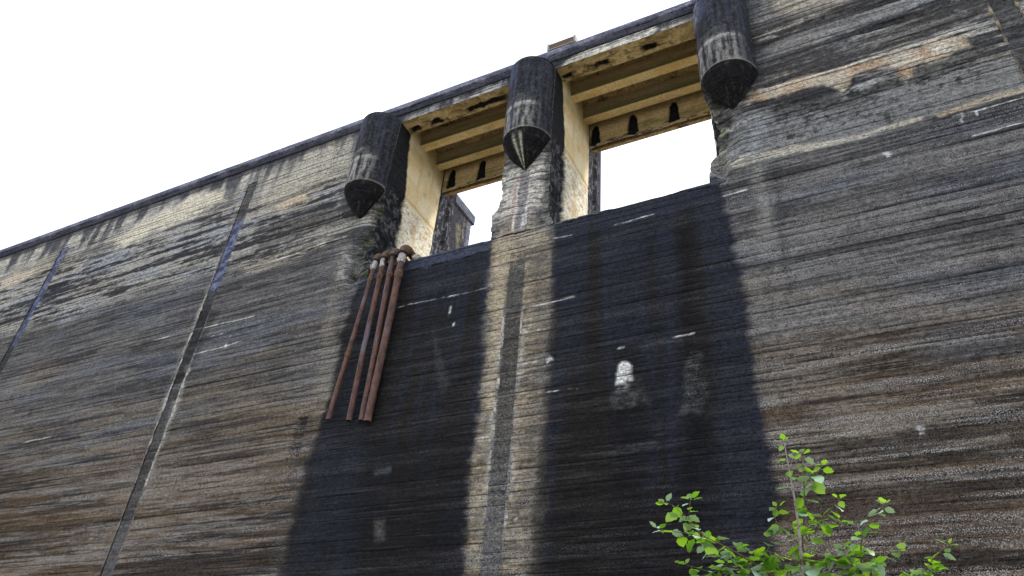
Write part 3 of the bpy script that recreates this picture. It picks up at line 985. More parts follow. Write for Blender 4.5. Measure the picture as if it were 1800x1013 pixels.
# weir crest of each bay: front strip over the lip and the flat top
for xl, xr in ((-18.72, -11.13), (-11.13, -3.5)):
    face_piece(xl, xr, 19.63, SILL - .09, name="weir_face")
    zr = [(0.0, SILL - .09), (.012, SILL - .05), (.045, SILL - .018), (.1, SILL), (.4, SILL + .01), (1, SILL), (2, SILL), (3, SILL), (4.5, SILL - .02), (5.6, SILL - .05), (5.75, SILL - .3), (5.8, 12.0)]
    n = int((xr - xl) / .08)
    xs = np.linspace(xl, xr, n + 1)
    P = np.zeros((n + 1, len(zr), 3))
    for j, (yy, zz) in enumerate(zr):
        P[:, j, 0] = xs
        P[:, j, 1] = yy + face_depth(xs, np.full(n + 1, SILL - .1)) * (j < 4)
        P[:, j, 2] = zz + (fbm(xs * 1.7, xs * 0 + 3, 220) - .5) * .05 * (0 < j < 9)
    xf = np.repeat(xs, len(zr))
    nn = fbm(xf * 2, P[..., 1].ravel() * 2, 221, 4)
    cc = mixc(np.tile((.055, .062, .085), (len(xf), 1)), (.10, .105, .13), nn)
    deep = sm(.3, 1.2, P[..., 1].ravel())
    cc = mixc(cc, (.20, .17, .12), deep)
    me = grid_mesh("weir_crest", P, cc, .1, .4 * (1 - deep))
    link("weir_crest", me, M_CON, dam)


# jambs: sides of the piers inside the openings
def jamb(k):
    xj = JAMB_X[k]
    sg = -1 if k in 'ac' else 1                    # into the concrete
    ys = np.concatenate([np.linspace(0, 2.0, 34), np.linspace(2.06, 4.25, 32), np.linspace(4.30, 5.7, 22)])
    zr = np.arange(SILL - .15, 31.06, .075)
    Y, Z = np.meshgrid(ys, zr, indexing='ij')
    e = edge_x(k, zr)
    d0 = face_depth(e, zr)
    y0 = np.clip(d0, -.02, .6)
    Yp = y0[None, :] + (5.7 - y0[None, :]) * (Y / 5.7)
    roughz = 1 - sm(25.6, 26.2, Z)
    fr = np.exp(-(Yp / .8) ** 1.6)
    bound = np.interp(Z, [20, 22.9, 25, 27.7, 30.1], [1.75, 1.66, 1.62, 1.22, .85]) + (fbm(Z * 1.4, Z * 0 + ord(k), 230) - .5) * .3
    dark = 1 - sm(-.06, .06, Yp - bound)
    ero = fbm(Yp * 2.6, Z * 2.6, 231 + ord(k), 5)
    X = xj + sg * ((ero - .4) * .20 * roughz * (.35 + dark) + (.05 + .16 * ero) * dark * roughz)
    slot = sm(4.28, 4.34, Yp) * (1 - sm(5.25, 5.32, Yp))
    X += sg * slot * .14
    X += sg * np.exp(-((Z - 26.07) / .05) ** 2) * .05 * (1 - dark)
    X = X * (1 - fr) + e[None, :] * fr + sg * fr * (ero - .5) * .1 * roughz
    X[0, :] = e
    P = np.stack([X, Yp, Z], -1)
    yf, zf = Yp.ravel(), Z.ravel()
    fine = fbm(yf * 6, zf * 6, 240, 4)
    big = fbm(yf * .9, zf * .9, 241, 4)
    run = fbm(yf * 3.0, zf * .4, 242, 4)
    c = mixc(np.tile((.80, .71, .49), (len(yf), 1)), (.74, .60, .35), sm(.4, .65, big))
    c = mixc(c, (.30, .26, .11), sm(28.4, 30.2, zf + (big - .5) * 2) * .5)
    rz = 1 - sm(25.75, 26.0, zf + (fine - .5) * .2)
    rc = mixc(np.tile((.80, .76, .64), (len(yf), 1)), (.60, .52, .37), sm(.50, .66, fbm(yf * 9, zf * 9, 247, 4)))
    rc = mixc(rc, (.20, .17, .10), sm(.60, .70, fbm(yf * 9, zf * 9, 243, 3)) * .45)
    c = c * (1 - rz[:, None]) + rc * rz[:, None]
    c = mixc(c, (.62, .44, .22), sm(.58, .72, run) * .45)
    c = mixc(c, (.50, .36, .16), np.exp(-((zf - 26.15) / .09) ** 2) * .6)
    c = mixc(c, (.30, .18, .06), sm(.62, .7, fbm(yf * 2.0, zf * 1.2, 246, 4)) * .3)
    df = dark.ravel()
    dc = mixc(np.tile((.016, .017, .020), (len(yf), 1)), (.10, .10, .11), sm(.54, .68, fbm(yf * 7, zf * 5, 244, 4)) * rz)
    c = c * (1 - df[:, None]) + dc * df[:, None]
    bk = sm(4.27, 4.33, yf + (fine - .5) * .05)
    bc = mixc(np.tile((.026, .027, .034), (len(yf), 1)), (.16, .165, .20), sm(.52, .66, fbm(yf * 9, zf * 4, 245, 5, .65)))
    c = c * (1 - bk[:, None]) + bc * bk[:, None]
    me = grid_mesh("jamb", P, c, .05, .3 * df, flip=(k in 'bd'), grain=np.clip(.18 + .2 * rz + df + bk, 0, 1))
    return link("jamb", me, M_CON, dam)


for k in 'abcd':
    jamb(k)

# upstream wing wall behind the left pier, with its coping
P_ = box_mesh("wing_wall", -19.9, -18.78, 5.7, 7.75, 12.0, 29.35, (.045, .05, .075), .03, fleck=.1, wet=.3)
wing = link("wing_wall", P_, M_CON, dam)
wc = link("wing_coping", box_mesh("wing_coping", -20.0, -18.66, 5.7, 7.95, 29.353, 30.0, (.11, .12, .16), .03, fleck=.05, wet=.2), M_CON, wing)
sx = np.linspace(0, 1, 30)
A, B = np.meshgrid(np.linspace(5.7, 7.74, 40), np.linspace(20, 29.34, 120), indexing='ij')
nn = fbm(A.ravel() * 2.4, B.ravel() * 1.0, 250, 4)
cc = mixc(np.tile((.035, .037, .05), (A.size, 1)), (.13, .115, .085), sm(.5, .66, nn))
cc = mixc(cc, (.15, .17, .26), sm(7.2, 7.6, A.ravel()) * .7)
link("wing_face", grid_mesh("wing_face", np.stack([np.full(A.shape, -18.765) + (nn.reshape(A.shape) - .5) * .02, A, B], -1), cc, .1, .2), M_CON, wing)

# pier bodies behind the jambs (solid cores)
for xa, xb in ((-22.5, -19.35), (-11.9, -10.45), (-2.9, 1.0)):
    link("pier_core", box_mesh("pier_core", xa, xb, .55, 5.62, 12.0, 30.98, (.12, .115, .11), 0), M_CON, dam)
for xa, xb in ((-19.35, -18.95), (-12.0, -11.9), (-10.45, -10.3), (-3.15, -2.9)):
    pass
for k in 'abcd':       # upstream ends of the piers
    xj = JAMB_X[k]
    sg = -1 if k in 'ac' else 1
    a, b = sorted((xj - sg * .0, xj + sg * 1.1))
    link("pier_end", box_mesh("pier_end", a, b, 5.69, 5.95 if k != 'a' else 5.72, 12.0, 31.0, (.05, .055, .08), .02, fleck=.1), M_CON, dam)
# mass of the wall behind the face
for xa, xb, zt in ((X0, -22.5, 30.9), (1.0, X1, 30.9), (-22.5, 1.0, 20.2)):
    link("wall_core", box_mesh("wall_core", xa, xb, .62, 5.62, 0.0, zt, (.12, .115, .11), 0), M_CON, dam)


# piers' half-round noses and their cones
def nose(nx, seed):
    th = np.linspace(math.pi, 2 * math.pi, 61)
    zr = np.unique(np.concatenate([np.arange(NOSE_Z0, NOSE_TOP, .07), [26.88, 26.90, 26.92, NOSE_TOP]]))
    T, Z = np.meshgrid(th, zr, indexing='ij')
    tf, zf = T.ravel(), Z.ravel()
    a = tf * NOSE_R
    fine = fbm(a * 13 + seed, zf * 7, 260, 5, .7)
    run = fbm(a * 7 + seed * 3, zf * .6, 262, 4, .6)
    ang = np.degrees(tf) - 180                     # 0 left .. 180 right
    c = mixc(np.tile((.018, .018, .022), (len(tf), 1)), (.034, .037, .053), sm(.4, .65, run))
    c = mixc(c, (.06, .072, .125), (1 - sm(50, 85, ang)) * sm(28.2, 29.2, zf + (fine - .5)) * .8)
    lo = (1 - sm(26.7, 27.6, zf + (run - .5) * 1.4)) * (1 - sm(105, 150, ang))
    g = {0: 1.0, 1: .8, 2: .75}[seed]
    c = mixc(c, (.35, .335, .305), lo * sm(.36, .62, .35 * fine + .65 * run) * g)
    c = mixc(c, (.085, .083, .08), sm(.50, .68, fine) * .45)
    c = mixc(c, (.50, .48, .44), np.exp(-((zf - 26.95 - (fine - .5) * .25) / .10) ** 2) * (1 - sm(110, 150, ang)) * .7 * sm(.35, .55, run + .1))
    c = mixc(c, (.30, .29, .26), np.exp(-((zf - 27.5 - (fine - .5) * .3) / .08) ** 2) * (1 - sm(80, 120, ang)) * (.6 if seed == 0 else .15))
    c = mixc(c, (.24, .225, .19), (1 - sm(25.42, 25.55, zf)) * .7)
    if seed == 1:
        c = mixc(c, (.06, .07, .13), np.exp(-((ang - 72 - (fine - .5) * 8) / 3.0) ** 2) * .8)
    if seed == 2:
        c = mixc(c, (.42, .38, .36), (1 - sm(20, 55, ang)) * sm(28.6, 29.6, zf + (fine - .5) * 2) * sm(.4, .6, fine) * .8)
    chip = sm(.56, .66, fbm(a * 2.4 + seed * 9, zf * 3, 268, 3)).reshape(T.shape) * (np.exp(-((Z - NOSE_Z0) / .10) ** 2) + np.exp(-((Z - NOSE_TOP) / .10) ** 2)) * .05
    R = NOSE_R - chip + (fine.reshape(T.shape) - .5) * .035 - np.exp(-((Z - 26.9) / .02) ** 2) * .02
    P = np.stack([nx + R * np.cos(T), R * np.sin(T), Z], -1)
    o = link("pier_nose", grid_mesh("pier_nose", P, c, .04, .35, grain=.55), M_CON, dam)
    # flat top
    r_ = np.linspace(0, 1, 6)
    Tt, Rr = np.meshgrid(th, r_, indexing='ij')
    P = np.stack([nx + Rr * NOSE_R * np.cos(Tt), Rr * NOSE_R * np.sin(Tt), np.full(Tt.shape, NOSE_TOP) + (1 - Rr) * .05], -1)
    link("nose_top", grid_mesh("nose_top", P, (.05, .052, .06), .05, .2, flip=True), M_CON, o)
    # cone
    tt = np.linspace(0, 1, 30)
    Tt, Q = np.meshgrid(th, tt, indexing='ij')
    af, qf = Tt.ravel(), Q.ravel()
    rad = (NOSE_R - .004) * (1 - Q ** 1.18) ** .86
    fn = fbm(af * 5 + seed, qf * 5, 266, 4)
    P = np.stack([nx + rad * np.cos(Tt) * (1 + (fn.reshape(Q.shape) - .5) * .22 * np.sin(np.pi * np.clip(Q, 0, 1)) ** .5), rad * np.sin(Tt), NOSE_Z0 - Q * (NOSE_Z0 - TIP_Z)], -1)
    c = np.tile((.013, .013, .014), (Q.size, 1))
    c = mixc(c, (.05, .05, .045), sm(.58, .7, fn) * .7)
    if seed == 1:
        ang = np.degrees(af) - 180
        kk = (np.exp(-((ang - 76) / 5.0) ** 2) + np.exp(-((ang - 97) / 4.0) ** 2)) * sm(.05, .25, qf)
        c = mixc(c, (.50, .50, .38), np.clip(kk, 0, 1) * .85)
        c = mixc(c, (.10, .10, .085), np.exp(-((ang - 86) / 5.0) ** 2) * .6)
    link("nose_cone", grid_mesh("nose_cone", P, c, .03, .1, flip=True), M_CON, o)


for i, nx in enumerate(NOSE_X):
    nose(nx, i)

# deck over the openings
BAYS = ((-18.7, -12.3), (-10.0, -3.5))
for bi, (xa, xb) in enumerate(BAYS):
    # fascia: the skin continues the wall face
    face_piece(xa, xb, SOFFIT, TOPZ, name="fascia_face")
    n = 160
    xs = np.linspace(xa, xb, n + 1)
    ys = np.concatenate([[0.0, .004], np.linspace(.03, .92, 28), [.925, .93]])
    Xg, Yg = np.meshgrid(xs, ys, indexing='ij')
    pk = np.zeros(Xg.size)
    spots = ([(-17.0, .62, .85, .36), (-14.0, .60, 2.6, .34), (-18.25, .65, .7, .4)] if bi == 0 else [(-7.9, .55, .9, .34), (-5.6, .55, .9, .34), (-9.7, .62, .6, .3)])
    for cx, cy, wx, wy in spots:
        q = np.maximum(np.abs(Xg.ravel() - cx - (Yg.ravel() - cy) * .3) / (wx / 2), np.abs(Yg.ravel() - cy) / (wy / 2)) + (fbm(Xg.ravel() * 4, Yg.ravel() * 5, 270, 4) - .5) * 1.3
        pk = np.maximum(pk, 1 - sm(.55, 1.15, q))
    Zg = SOFFIT + pk.reshape(Xg.shape) * .05 + (fbm(Xg * 4, Yg * 4, 271, 4) - .5) * .03
    Zg[:, 0] = SOFFIT
    Zg[:, -1] = 31.0
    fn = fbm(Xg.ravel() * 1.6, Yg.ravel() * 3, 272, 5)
    c = mixc(np.tile((.56, .44, .24), (Xg.size, 1)), (.36, .27, .13), sm(.42, .62, fn))  # soffit tan carries the golden bounce light in its colour
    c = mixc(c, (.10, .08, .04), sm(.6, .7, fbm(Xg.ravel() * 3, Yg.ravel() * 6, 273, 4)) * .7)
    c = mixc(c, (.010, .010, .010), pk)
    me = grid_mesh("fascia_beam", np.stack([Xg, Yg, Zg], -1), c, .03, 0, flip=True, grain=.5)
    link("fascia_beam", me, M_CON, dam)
    # inner beams: front, underside, back
    for y0, y1 in ((1.83, 2.34), (3.42, 3.9)):
        prof = [(y0, z) for z in np.linspace(31.0, 30.13, 16)] + [(y0 + .015, 30.105)] + [(y, 30.1) for y in np.linspace(y0 + .04, y1 - .04, 9)] + [(y1 - .015, 30.105)] + [(y1, z) for z in np.linspace(30.13, 31.0, 16)]
        prof = np.array(prof)
        xs2 = np.linspace(xa - .02, xb + .02, 120)
        Xg = np.repeat(xs2[:, None], len(prof), 1)
        Yg = np.repeat(prof[None, :, 0], 120, 0)
        Zg = np.repeat(prof[None, :, 1], 120, 0)
        zf = Zg.ravel()
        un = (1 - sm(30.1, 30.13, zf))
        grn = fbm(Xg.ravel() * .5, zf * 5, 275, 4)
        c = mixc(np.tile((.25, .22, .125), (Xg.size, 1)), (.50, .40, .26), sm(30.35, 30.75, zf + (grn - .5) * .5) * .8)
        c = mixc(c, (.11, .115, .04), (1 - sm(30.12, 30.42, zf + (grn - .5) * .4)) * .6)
        uc = mixc(np.tile((.68, .54, .29), (Xg.size, 1)), (.60, .44, .20), sm(.4, .66, fbm(Xg.ravel() * 1.1, Yg.ravel() * 3, 276, 4)))  # underside given the golden tone of light bounced from below
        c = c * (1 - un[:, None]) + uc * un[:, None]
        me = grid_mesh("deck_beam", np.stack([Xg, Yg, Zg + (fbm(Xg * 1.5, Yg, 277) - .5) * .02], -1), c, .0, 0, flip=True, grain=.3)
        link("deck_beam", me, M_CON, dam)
    # curtain wall at the back with arched black drain mouths
    zb = 28.86
    xs3 = np.linspace(xa, xb, 180)
    zr = np.linspace(zb, 31.0, 64)
    Xg, Zg = np.meshgrid(xs3, zr, indexing='ij')
    xf, zf = Xg.ravel(), Zg.ravel()
    nm = np.zeros(xf.shape)
    mouths = [-18.2, -16.3] if bi == 0 else [-9.72, -7.74, -5.66]
    if bi == 0:
        mouths.append(-14.0)
    for mxx in mouths:
        hw = .25 * np.sqrt(np.clip(1 - (np.clip(zf - 29.1, 0, 9) / 1.38) ** 4, 0, 1)) + .04 * (1 - sm(29.1, 29.5, zf))
        q = np.abs(xf - mxx) - hw + (fbm(xf * 6, zf * 6, 280, 3) - .5) * .1
        nm = np.maximum(nm, (1 - sm(-.03, .03, q)) * (zf < 30.5) * sm(29.0, 29.15, zf + (fbm(xf * 4, zf * 0, 281, 3) - .5) * .2))
    low = 1 - sm(.10, .40, zf - zb + (fbm(xf * 2, zf * 2, 282, 4) - .5) * .35)
    ef = (fbm(xf * 3, zf * 3, 283, 4) - .5)
    Yg = 4.34 + nm.reshape(Xg.shape) * .10 + (ef * .12 * low).reshape(Xg.shape)
    Zg2 = Zg + ((fbm(Xg * 1.4, Xg * 0 + 2, 284, 4) - .5) * .22) * (1 - sm(0, .5, Zg - zb))
    c = mixc(np.tile((.55, .41, .23), (len(xf), 1)), (.42, .33, .16), 1 - sm(29.5, 29.75, zf + ef * .3))
    c = mixc(c, (.13, .12, .045), sm(.5, .66, fbm(xf * .7, zf * 3, 285, 4)) * .5 * (zf < 29.7))
    c = mixc(c, (.40, .30, .20), low * sm(.4, .6, fbm(xf * 4, zf * 5, 286, 4)))
    c = mixc(c, (.05, .045, .04), low * sm(.5, .62, fbm(xf * 3, zf * 7, 287, 4)) * .85)
    c = mixc(c, (.009, .009, .010), nm)
    link("curtain_wall", grid_mesh("curtain_wall", np.stack([Xg, Yg, Zg2], -1), c, .05, 0, grain=.5), M_CON, dam)
    link("curtain_back", box_mesh("curtain_back", xa, xb, 4.62, 4.85, zb + .12, 31.0, (.3, .22, .12), .02), M_CON, dam)
    link("deck_slab", box_mesh("deck_slab", xa - .3, xb + .3, .05, 5.6, 31.003, 31.25, (.30, .22, .12), 0), M_CON, dam)

# coping along the crest, in casts
prof = [(.9, 31.33), (.25, 31.36), (-.02, 31.35), (-.12, 31.32), (-.19, 31.25), (-.215, 31.15), (-.215, 30.96), (-.205, 30.90), (-.19, 30.885),
        (-.10, 30.87), (-.095, 30.80), (-.085, 30.66), (-.07, 30.60), (-.05, 30.585), (.10, 30.57)]
prof = np.array(prof)
cuts = [X0, -70, -62, -53.5, -44.9, -36.7, -28.6, -20.0, -11.15, -2.4, 6.75, 14.5, 23.0, 31.5, X1]
for i in range(len(cuts) - 1):
    a, b = cuts[i] + .008, cuts[i + 1] - .008
    n = 70
    xs = np.linspace(a, b, n + 1)
    Xg = np.repeat(xs[:, None], len(prof), 1)
    wob = (fbm(Xg * .8, np.arange(len(prof))[None, :] * .7 + 0 * Xg, 290, 4) - .5) * .025
    Yg = np.repeat(prof[None, :, 0], n + 1, 0) + wob
    Zg = np.repeat(prof[None, :, 1], n + 1, 0) + wob * .7
    zf = Zg.ravel()
    nn = fbm(Xg.ravel() * 1.3, zf * 4, 291, 4)
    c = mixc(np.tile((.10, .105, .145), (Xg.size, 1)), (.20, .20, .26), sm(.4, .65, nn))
    c = mixc(c, (.025, .027, .035), (1 - sm(30.78, 30.9, zf)) * .85)  # shade under the lip painted dark on the lower step
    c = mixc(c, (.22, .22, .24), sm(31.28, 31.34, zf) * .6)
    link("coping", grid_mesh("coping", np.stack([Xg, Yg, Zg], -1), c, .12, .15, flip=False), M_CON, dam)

# ------------------------------------------------------------------ boarded box on the coping
bx0, bx1 = -10.45, -8.98
box = empty("wooden_box", ((bx0 + bx1) / 2, -.05, 31.36))
tag(box, "small brown boarded box with pale end posts standing on the coping at the top", "box")


def boxpart(name, x0, x1, y0, y1, z0, z1, mat, bev=.006):
    o = link(name, box_mesh(name, x0, x1, y0, y1, z0, z1, None, bev), mat, box)
    o.matrix_parent_inverse = Matrix.Translation(-box.location)
    return o


boxpart("base_rail", bx0, bx1, -.18, .2, 31.36, 31.41, M_PALEWOOD)
for k in range(3):
    boxpart("board", bx0 + .1, bx1 - .1, -.13 - .004 * k, .15, 31.414 + k * .125, 31.414 + k * .125 + .122, M_WOOD)
for s_ in (0, 1):
    xa = bx0 if s_ == 0 else bx1 - .1
    boxpart("end_post", xa, xa + .1, -.19, .2, 31.412, 31.84, M_PALEWOOD)
boxpart("top_rail", bx0 + .1, bx1 - .1, -.15, .17, 31.793, 31.825, M_PALEWOOD)

# ------------------------------------------------------------------ four rusty pipes hanging over the weir lip
PIPES = [   # top x, bottom x, bottom z, radius, sleeve, label
    (-17.98, -18.67, 13.2, .098, True, "leftmost of the four rusty pipes, slanting away from the other three, grey lower half"),
    (-17.55, -17.66, 13.02, .115, True, "second rusty pipe from the left hanging over the weir lip"),
    (-17.06, -17.06, 12.94, .115, False, "third rusty pipe from the left, close beside the thickest pipe"),
    (-16.57, -16.74, 12.86, .145, True, "thickest rusty pipe, rightmost of the four over the weir lip"),
]
for i, (xt, xb, zb, r, slv, lab) in enumerate(PIPES):
    root = empty("rusty_pipe", (xt, -.3, 20.6))
    tag(root, lab, "pipe", "rusty pipes hanging down the weir face")
    inv = Matrix.Translation(-Vector(root.location))

    def pp(name, me, mat, par=root):
        o = link(name, me, mat, par)
        if par is root:
            o.matrix_parent_inverse = inv
        else:
            o.matrix_parent_inverse = par.matrix_parent_inverse.copy()
        return o
    top = Vector((xt, -.36, 20.55))
    bot = Vector((xb, -.22, zb))
    d = (bot - top)
    nseg = 26
    pts, rad = [], []
    for k in range(nseg + 1):
        t = k / nseg
        p = top + d * t
        p.x += .02 * math.sin(t * 5 + i * 2)
        pts.append(p)
        rad.append(r * (1 + .02 * math.sin(k * 2.1 + i)))
    me = tube_mesh("pipe_shaft", pts, rad, 16)
    pp("pipe_shaft", me, M_RUST)
    # lower end: a black plug stands in for the shaded bore
    e = d.normalized()
    me = tube_mesh("bore_shade_plug", [bot + e * .004, bot - e * .05], [r * .82, r * .82], 16)
    pp("bore_shade_plug", me, M_RING)
    # coupling about a metre down, a second one on pipe one
    for t in ([.13, .62] if i == 0 else [.13, .145] if i == 3 else [.125]):
        c0 = top + d * t
        me = tube_mesh("coupling", [c0 - e * .13, c0 - e * .11, c0 - e * .03, c0 + e * .03, c0 + e * .11, c0 + e * .13], [r * 1.02, r * 1.2, r * 1.26, r * 1.26, r * 1.2, r * 1.02], 16)
        pp("coupling", me, M_ELBOW)
    if slv:
        me = tube_mesh("sleeve", [top - e * .02, top + e * .02, top + e * .38, top + e * .42], [r * 1.05, r * 1.13, r * 1.13, r * 1.03], 16)
        pp("sleeve", me, M_WHITE)
    # flange, then the bend over the crest
    me = tube_mesh("flange", [top - e * .10, top - e * .09, top - e * .01, top], [r * 1.1, r * 1.7, r * 1.7, r * 1.1], 18)
    pp("flange", me, M_RING)
    arc, ar = [], []
    for k in range(13):
        a = math.radians(k * 8.5)
        arc.append(Vector((xt, top.y + .33 * (1 - math.cos(a)) * 1.15, 20.66 + .34 * math.sin(a))))
        ar.append(r * (1.25 + .2 * math.sin(math.pi * k / 12)))
    arc.append(Vector((xt + .02, .75, 20.84)))
    ar.append(r * 1.15)
    arc.append(Vector((xt + .05, 3.2, 20.72)))
    ar.append(r * 1.1)
    me = tube_mesh("elbow", arc, ar, 16)
    pp("elbow", me, M_ELBOW)

# crumbled mortar packed round the bends
for (xx, yy, zz, s_) in ((-18.35, .02, 20.55, .2), (-17.3, .0, 20.55, .17), (-16.15, .12, 20.56, .24), (-16.8, .0, 20.55, .13)):
    import bmesh
    bm = bmesh.new()
    bmesh.ops.create_icosphere(bm, subdivisions=2, radius=s_)
    for v in bm.verts:
        n_ = float(fbm(np.array([v.co.x * 9 + xx]), np.array([v.co.z * 9 + v.co.y * 7]), 300)[0])
        v.co *= .6 + .8 * n_
        v.co.z *= .8
    me = bpy.data.meshes.new("mortar_lump")
    bm.to_mesh(me)
    bm.free()
    put_attrs(me, (.42, .39, .33), .3, 0)
    o = link("mortar_lump", me, M_CON, dam)
    o.location = (xx, yy, zz)

# ------------------------------------------------------------------ sapling in front of the wall
TY = -15.9


def T(px, py, dy=0.0):
    return Vector(at(px, py, TY + dy))


tree = empty("sapling", (-.5, TY, 0))
tag(tree, "young sapling with bright green serrated leaves in front of the wall", "sapling")
TINV = Matrix.Translation(-Vector(tree.location))


def tp(name, me, mat, par=tree):
    o = link(name, me, mat, par)
    o.matrix_parent_inverse = TINV
    return o


def curve(pts, n=8):
    """Catmull-Rom through the points"""
    out = []
    P = [pts[0]] + list(pts) + [pts[-1]]
    for i in range(1, len(P) - 2):
        for k in range(n):
            t = k / n
            a, b, c, d = P[i - 1], P[i], P[i + 1], P[i + 2]
            out.append(.5 * ((2 * b) + (c - a) * t + (2 * a - 5 * b + 4 * c - d) * t * t + (3 * b - a - 3 * c + d) * t ** 3))
    out.append(P[-2])
    return out


root1 = Vector((-.49, TY - .02, 0.0))
root2 = Vector((-.42, TY + .12, 0.0))
STEMS = [
    ("branch", [(1215, 1040), (1235, 1012), (1262, 1004), (1280, 990)], (-.12, -.2), .0025, .001, 1.3, 0, None),
    ("branch", [(1385, 1040), (1390, 1010), (1374, 996), (1352, 990)], (.02, .0), .0025, .001, 1.3, 0, None),
    ("branch", [(1470, 1040), (1492, 1014), (1506, 1000), (1536, 994)], (.02, .05), .0025, .001, 1.3, 0, None),
    ("branch", [(1590, 1040), (1600, 1016), (1618, 1008), (1640, 1004)], (.1, .12), .0025, .001, 1.1, 0, None),   # name, photo points (base first), depth offsets, base radius, tip radius, leaf density, mat, root
    ("trunk", [(1412, 1013), (1405, 940), (1397, 880), (1386, 820), (1378, 776)], (0, .02), .009, .002, .5, 0, root1),
    ("trunk", [(1418, 1013), (1410, 960), (1414, 900), (1413, 850), (1410, 796)], (.1, .08), .007, .002, 1.1, 1, root2),
    ("trunk", [(1512, 1013), (1514, 985), (1514, 950), (1522, 925), (1542, 900), (1556, 886)], (.05, .1), .006, .0015, 1.3, 1, None),
    ("branch", [(1390, 1040), (1350, 1008), (1300, 975), (1262, 955), (1232, 938), (1212, 915), (1214, 878)], (-.05, -.25), .006, .0015, 1.2, 1, None),
    ("branch", [(1262, 955), (1240, 945), (1208, 938), (1180, 934), (1157, 930)], (-.2, -.22), .003, .001, .8, 0, None),
    ("branch", [(1222, 925), (1205, 910), (1185, 890), (1170, 884)], (-.23, -.25), .0025, .001, .7, 0, None),
    ("branch", [(1340, 1013), (1300, 1000), (1255, 1006), (1230, 1000), (1203, 992)], (-.1, -.18), .003, .001, .8, 0, None),
    ("branch", [(1330, 1000), (1290, 985), (1250, 962), (1226, 953)], (-.02, -.1), .003, .001, 1.0, 0, None),
    ("branch", [(1412, 995), (1395, 985), (1360, 972), (1325, 966), (1300, 962)], (0, -.15), .0035, .0012, .9, 0, None),
    ("branch", [(1408, 960), (1390, 945), (1375, 930), (1362, 910), (1366, 892)], (0, -.06), .0025, .001, .9, 0, None),
    ("branch", [(1412, 955), (1432, 930), (1448, 912), (1464, 890), (1475, 876)], (.08, .15), .003, .001, .9, 0, None),
    ("branch", [(1448, 912), (1466, 914), (1486, 922)], (.12, .16), .002, .001, .7, 0, None),
    ("branch", [(1416, 1000), (1440, 985), (1470, 980), (1500, 968)], (.05, .0), .003, .001, 1.2, 0, None),
    ("branch", [(1514, 1000), (1540, 985), (1555, 975), (1578, 968)], (.07, .12), .003, .001, 1.0, 0, None),
    ("branch", [(1600, 1030), (1625, 1000), (1645, 978), (1658, 965), (1668, 958)], (.1, .12), .003, .001, 1.2, 0, None),
    ("branch", [(1360, 1013), (1345, 985), (1352, 960), (1360, 940)], (-.05, -.02), .0025, .001, 1.2, 0, None),
    ("branch", [(1440, 1040), (1455, 1005), (1462, 985), (1480, 965)], (.0, .06), .0025, .001, 1.3, 0, None),
    ("branch", [(1300, 1040), (1322, 1002), (1340, 985)], (-.1, -.08), .0025, .001, 1.4, 0, None),
    ("branch", [(1540, 1040), (1530, 1005), (1500, 990)], (.0, .06), .0025, .001, 1.4, 0, None),
    ("branch", [(1260, 1040), (1280, 1005), (1290, 990)], (-.1, -.12), .0025, .001, 1.2, 0, None),
    ("branch", [(1378, 850), (1384, 842)], (.02, .02), .0015, .001, .0, 0, None),
    ("branch", [(1413, 860), (1424, 840), (1438, 828), (1446, 818)], (.08, .12), .002, .001, 1.3, 0, None),
]


# leaf meshes: serrated, pointed ovals folded along the midrib, with a short stalk
def leaf_mesh(i):
    rr = random.Random(40 + i)
    n = 7
    wid = .37 + .05 * rr.random()
    vs = [(0, 0, 0)]
    mid, lft, rgt = [], [], []
    bend = rr.uniform(-.25, .1)
    fold = rr.uniform(.12, .34)
    prof_ = [0, .70, .96, 1.0, .92, .74, .42, 0]
    for k in range(n + 1):
        t = k / n
        x = t
        z = bend * t * t
        mid.append((x, 0, z))
        wv = wid * prof_[k] * (1 + (.07 if k % 2 else -.05))
        ripple = .03 * math.sin(k * 2.2 + i)
        lft.append((x - .05 * (k % 2), wv, z + fold * wv + ripple))
        rgt.append((x - .05 * ((k + 1) % 2), -wv, z + fold * wv - ripple))
    vs, fs = [], []
    for a, b, c in zip(lft, mid, rgt):
        vs += [a, b, c]
    for k in range(n):
        q = k * 3
        fs.append((q, q + 1, q + 4, q + 3))
        fs.append((q + 1, q + 2, q + 5, q + 4))
    # stalk
    s0 = len(vs)
    vs += [(-.3, .012, .06), (-.3, -.012, .06), (0.02, .014, 0), (0.02, -.014, 0)]
    fs.append((s0, s0 + 1, s0 + 3, s0 + 2))
    me = bpy.data.meshes.new("leaf")
    me.from_pydata([(x + .3, y, z - .06) for x, y, z in vs], [], fs)
    for p in me.polygons:
        p.use_smooth = True
    # make the upper side the front face
    me.flip_normals()
    me.update()
    if sum(p.normal.z for p in me.polygons) < 0:
        me.flip_normals()
        me.update()
    me.materials.append(M_LEAF)
    return me


LEAVES = [leaf_mesh(i) for i in range(6)]
leaf_n = 0
MORE_V, MORE_F = [], []


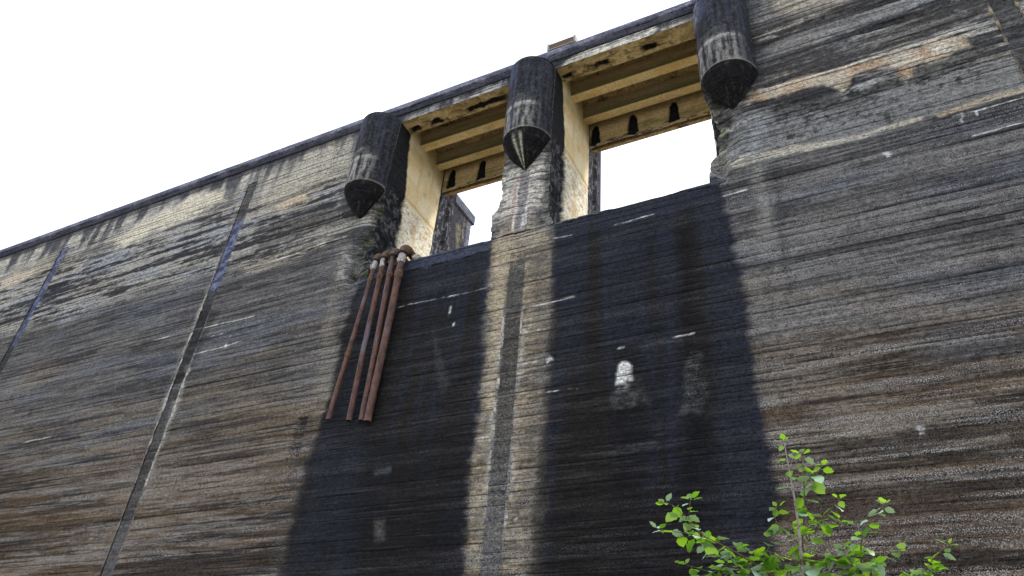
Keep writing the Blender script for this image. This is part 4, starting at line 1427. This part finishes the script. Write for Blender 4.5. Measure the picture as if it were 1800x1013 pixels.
def put_leaf(p, azim, pitch, roll, size):  # each leaf a part of the sapling
    global leaf_n
    if leaf_n >= 296:
        me_ = LEAVES[random.randrange(6)]
        m = Matrix.Translation(p) @ Matrix.Rotation(azim, 4, 'Z') @ Matrix.Rotation(pitch, 4, 'Y') @ Matrix.Rotation(roll, 4, 'X') @ Matrix.Scale(size, 4)
        b0 = len(MORE_V)
        MORE_V.extend([tuple(m @ v.co) for v in me_.vertices])
        MORE_F.extend([tuple(b0 + q for q in f.vertices) for f in me_.polygons])
        return
    o = bpy.data.objects.new("leaf", LEAVES[random.randrange(6)])
    COL.objects.link(o)
    o.parent = tree
    m = Matrix.Translation(p) @ Matrix.Rotation(azim, 4, 'Z') @ Matrix.Rotation(pitch, 4, 'Y') @ Matrix.Rotation(roll, 4, 'X') @ Matrix.Scale(size, 4)
    o.matrix_parent_inverse = TINV
    o.matrix_basis = m
    leaf_n += 1


az = 0.7
for nm, pp_, (da, db), r0, r1, dens, mt, rt in STEMS[4:] + STEMS[:4]:
    n = len(pp_)
    P = [T(q[0], q[1], da + (db - da) * k / (n - 1)) for k, q in enumerate(pp_)]
    if rt is not None:
        P = [rt, rt.lerp(P[0], .45) + Vector((.04, .03, 0)), rt.lerp(P[0], .8)] + P
    C_ = curve(P, 6)
    L = len(C_)
    rb = r0 * (1.9 if rt is not None else 1)
    me = tube_mesh(nm, C_, [rb + (r1 - rb) * (k / (L - 1)) ** .8 for k in range(L)], 7)
    tp(nm, me, M_BARK if mt == 0 and nm == "trunk" else M_TWIG)
    # leaves along the part that is above the first photo point
    vis = curve([T(q[0], q[1], da + (db - da) * k / (n - 1)) for k, q in enumerate(pp_)], 10)
    acc, step = 0.0, .021 / max(dens, .01)
    if dens <= 0:
        continue
    tot = sum((vis[k + 1] - vis[k]).length for k in range(len(vis) - 1))
    run = 0.0
    for k in range(len(vis) - 1):
        seg = (vis[k + 1] - vis[k]).length
        acc += seg
        run += seg
        if acc >= step:
            acc = 0
            step = .021 / dens * random.uniform(.6, 1.4)
            t = run / tot
            if nm == "trunk" and rt is not None and mt == 0 and .18 < t < .62 and random.random() < .8:
                continue
            az += 2.4 + random.uniform(-.5, .5)
            sz = .078 * (1.05 - .45 * t ** 2) * random.uniform(.75, 1.2)
            put_leaf(vis[k + 1], az, random.uniform(-.15, .75), random.uniform(-.6, .6), sz)
    # tuft at the tip
    d = (vis[-1] - vis[-3]).normalized()
    for q in range(3):
        az += 2.2
        put_leaf(vis[-1], az, random.uniform(-.9, -.1), random.uniform(-.4, .4), random.uniform(.03, .055))

if MORE_V:      # the smallest, lowest leaves beyond three hundred
    me = bpy.data.meshes.new("foliage")
    me.from_pydata(MORE_V, [], MORE_F)
    for p in me.polygons:
        p.use_smooth = True
    tag(tp("foliage", me, M_LEAF), kind="stuff")

# ------------------------------------------------------------------ ground and unseen upstream bounce ground
def ground_grid(name, x0, x1, y0, y1, z, mat, amp):
    xs = np.concatenate([np.linspace(x0, -40, 14)[:-1], np.linspace(-40, 40, 70), np.linspace(40, x1, 14)[1:]])
    ys = np.linspace(y0, y1, 90)
    Xg, Yg = np.meshgrid(xs, ys, indexing='ij')
    Zg = z + (fbm(Xg * .25, Yg * .25, 310, 4) - .5) * amp
    me = grid_mesh(name, np.stack([Xg, Yg, Zg], -1))
    o = link(name, me, mat)
    tag(o, kind="structure")
    return o


ground_grid("ground", -400, 400, -400, 5.0, -.05, M_GROUND, .12)
ground_grid("upstream_bounce_ground", -400, 400, 5.63, 500, 13.0, M_BOUNCE, .5)  # unseen pale ground added to bounce light up under the deck
print("verts", sum(len(o.data.vertices) for o in bpy.data.objects if o.type == 'MESH'), "leaves", leaf_n)
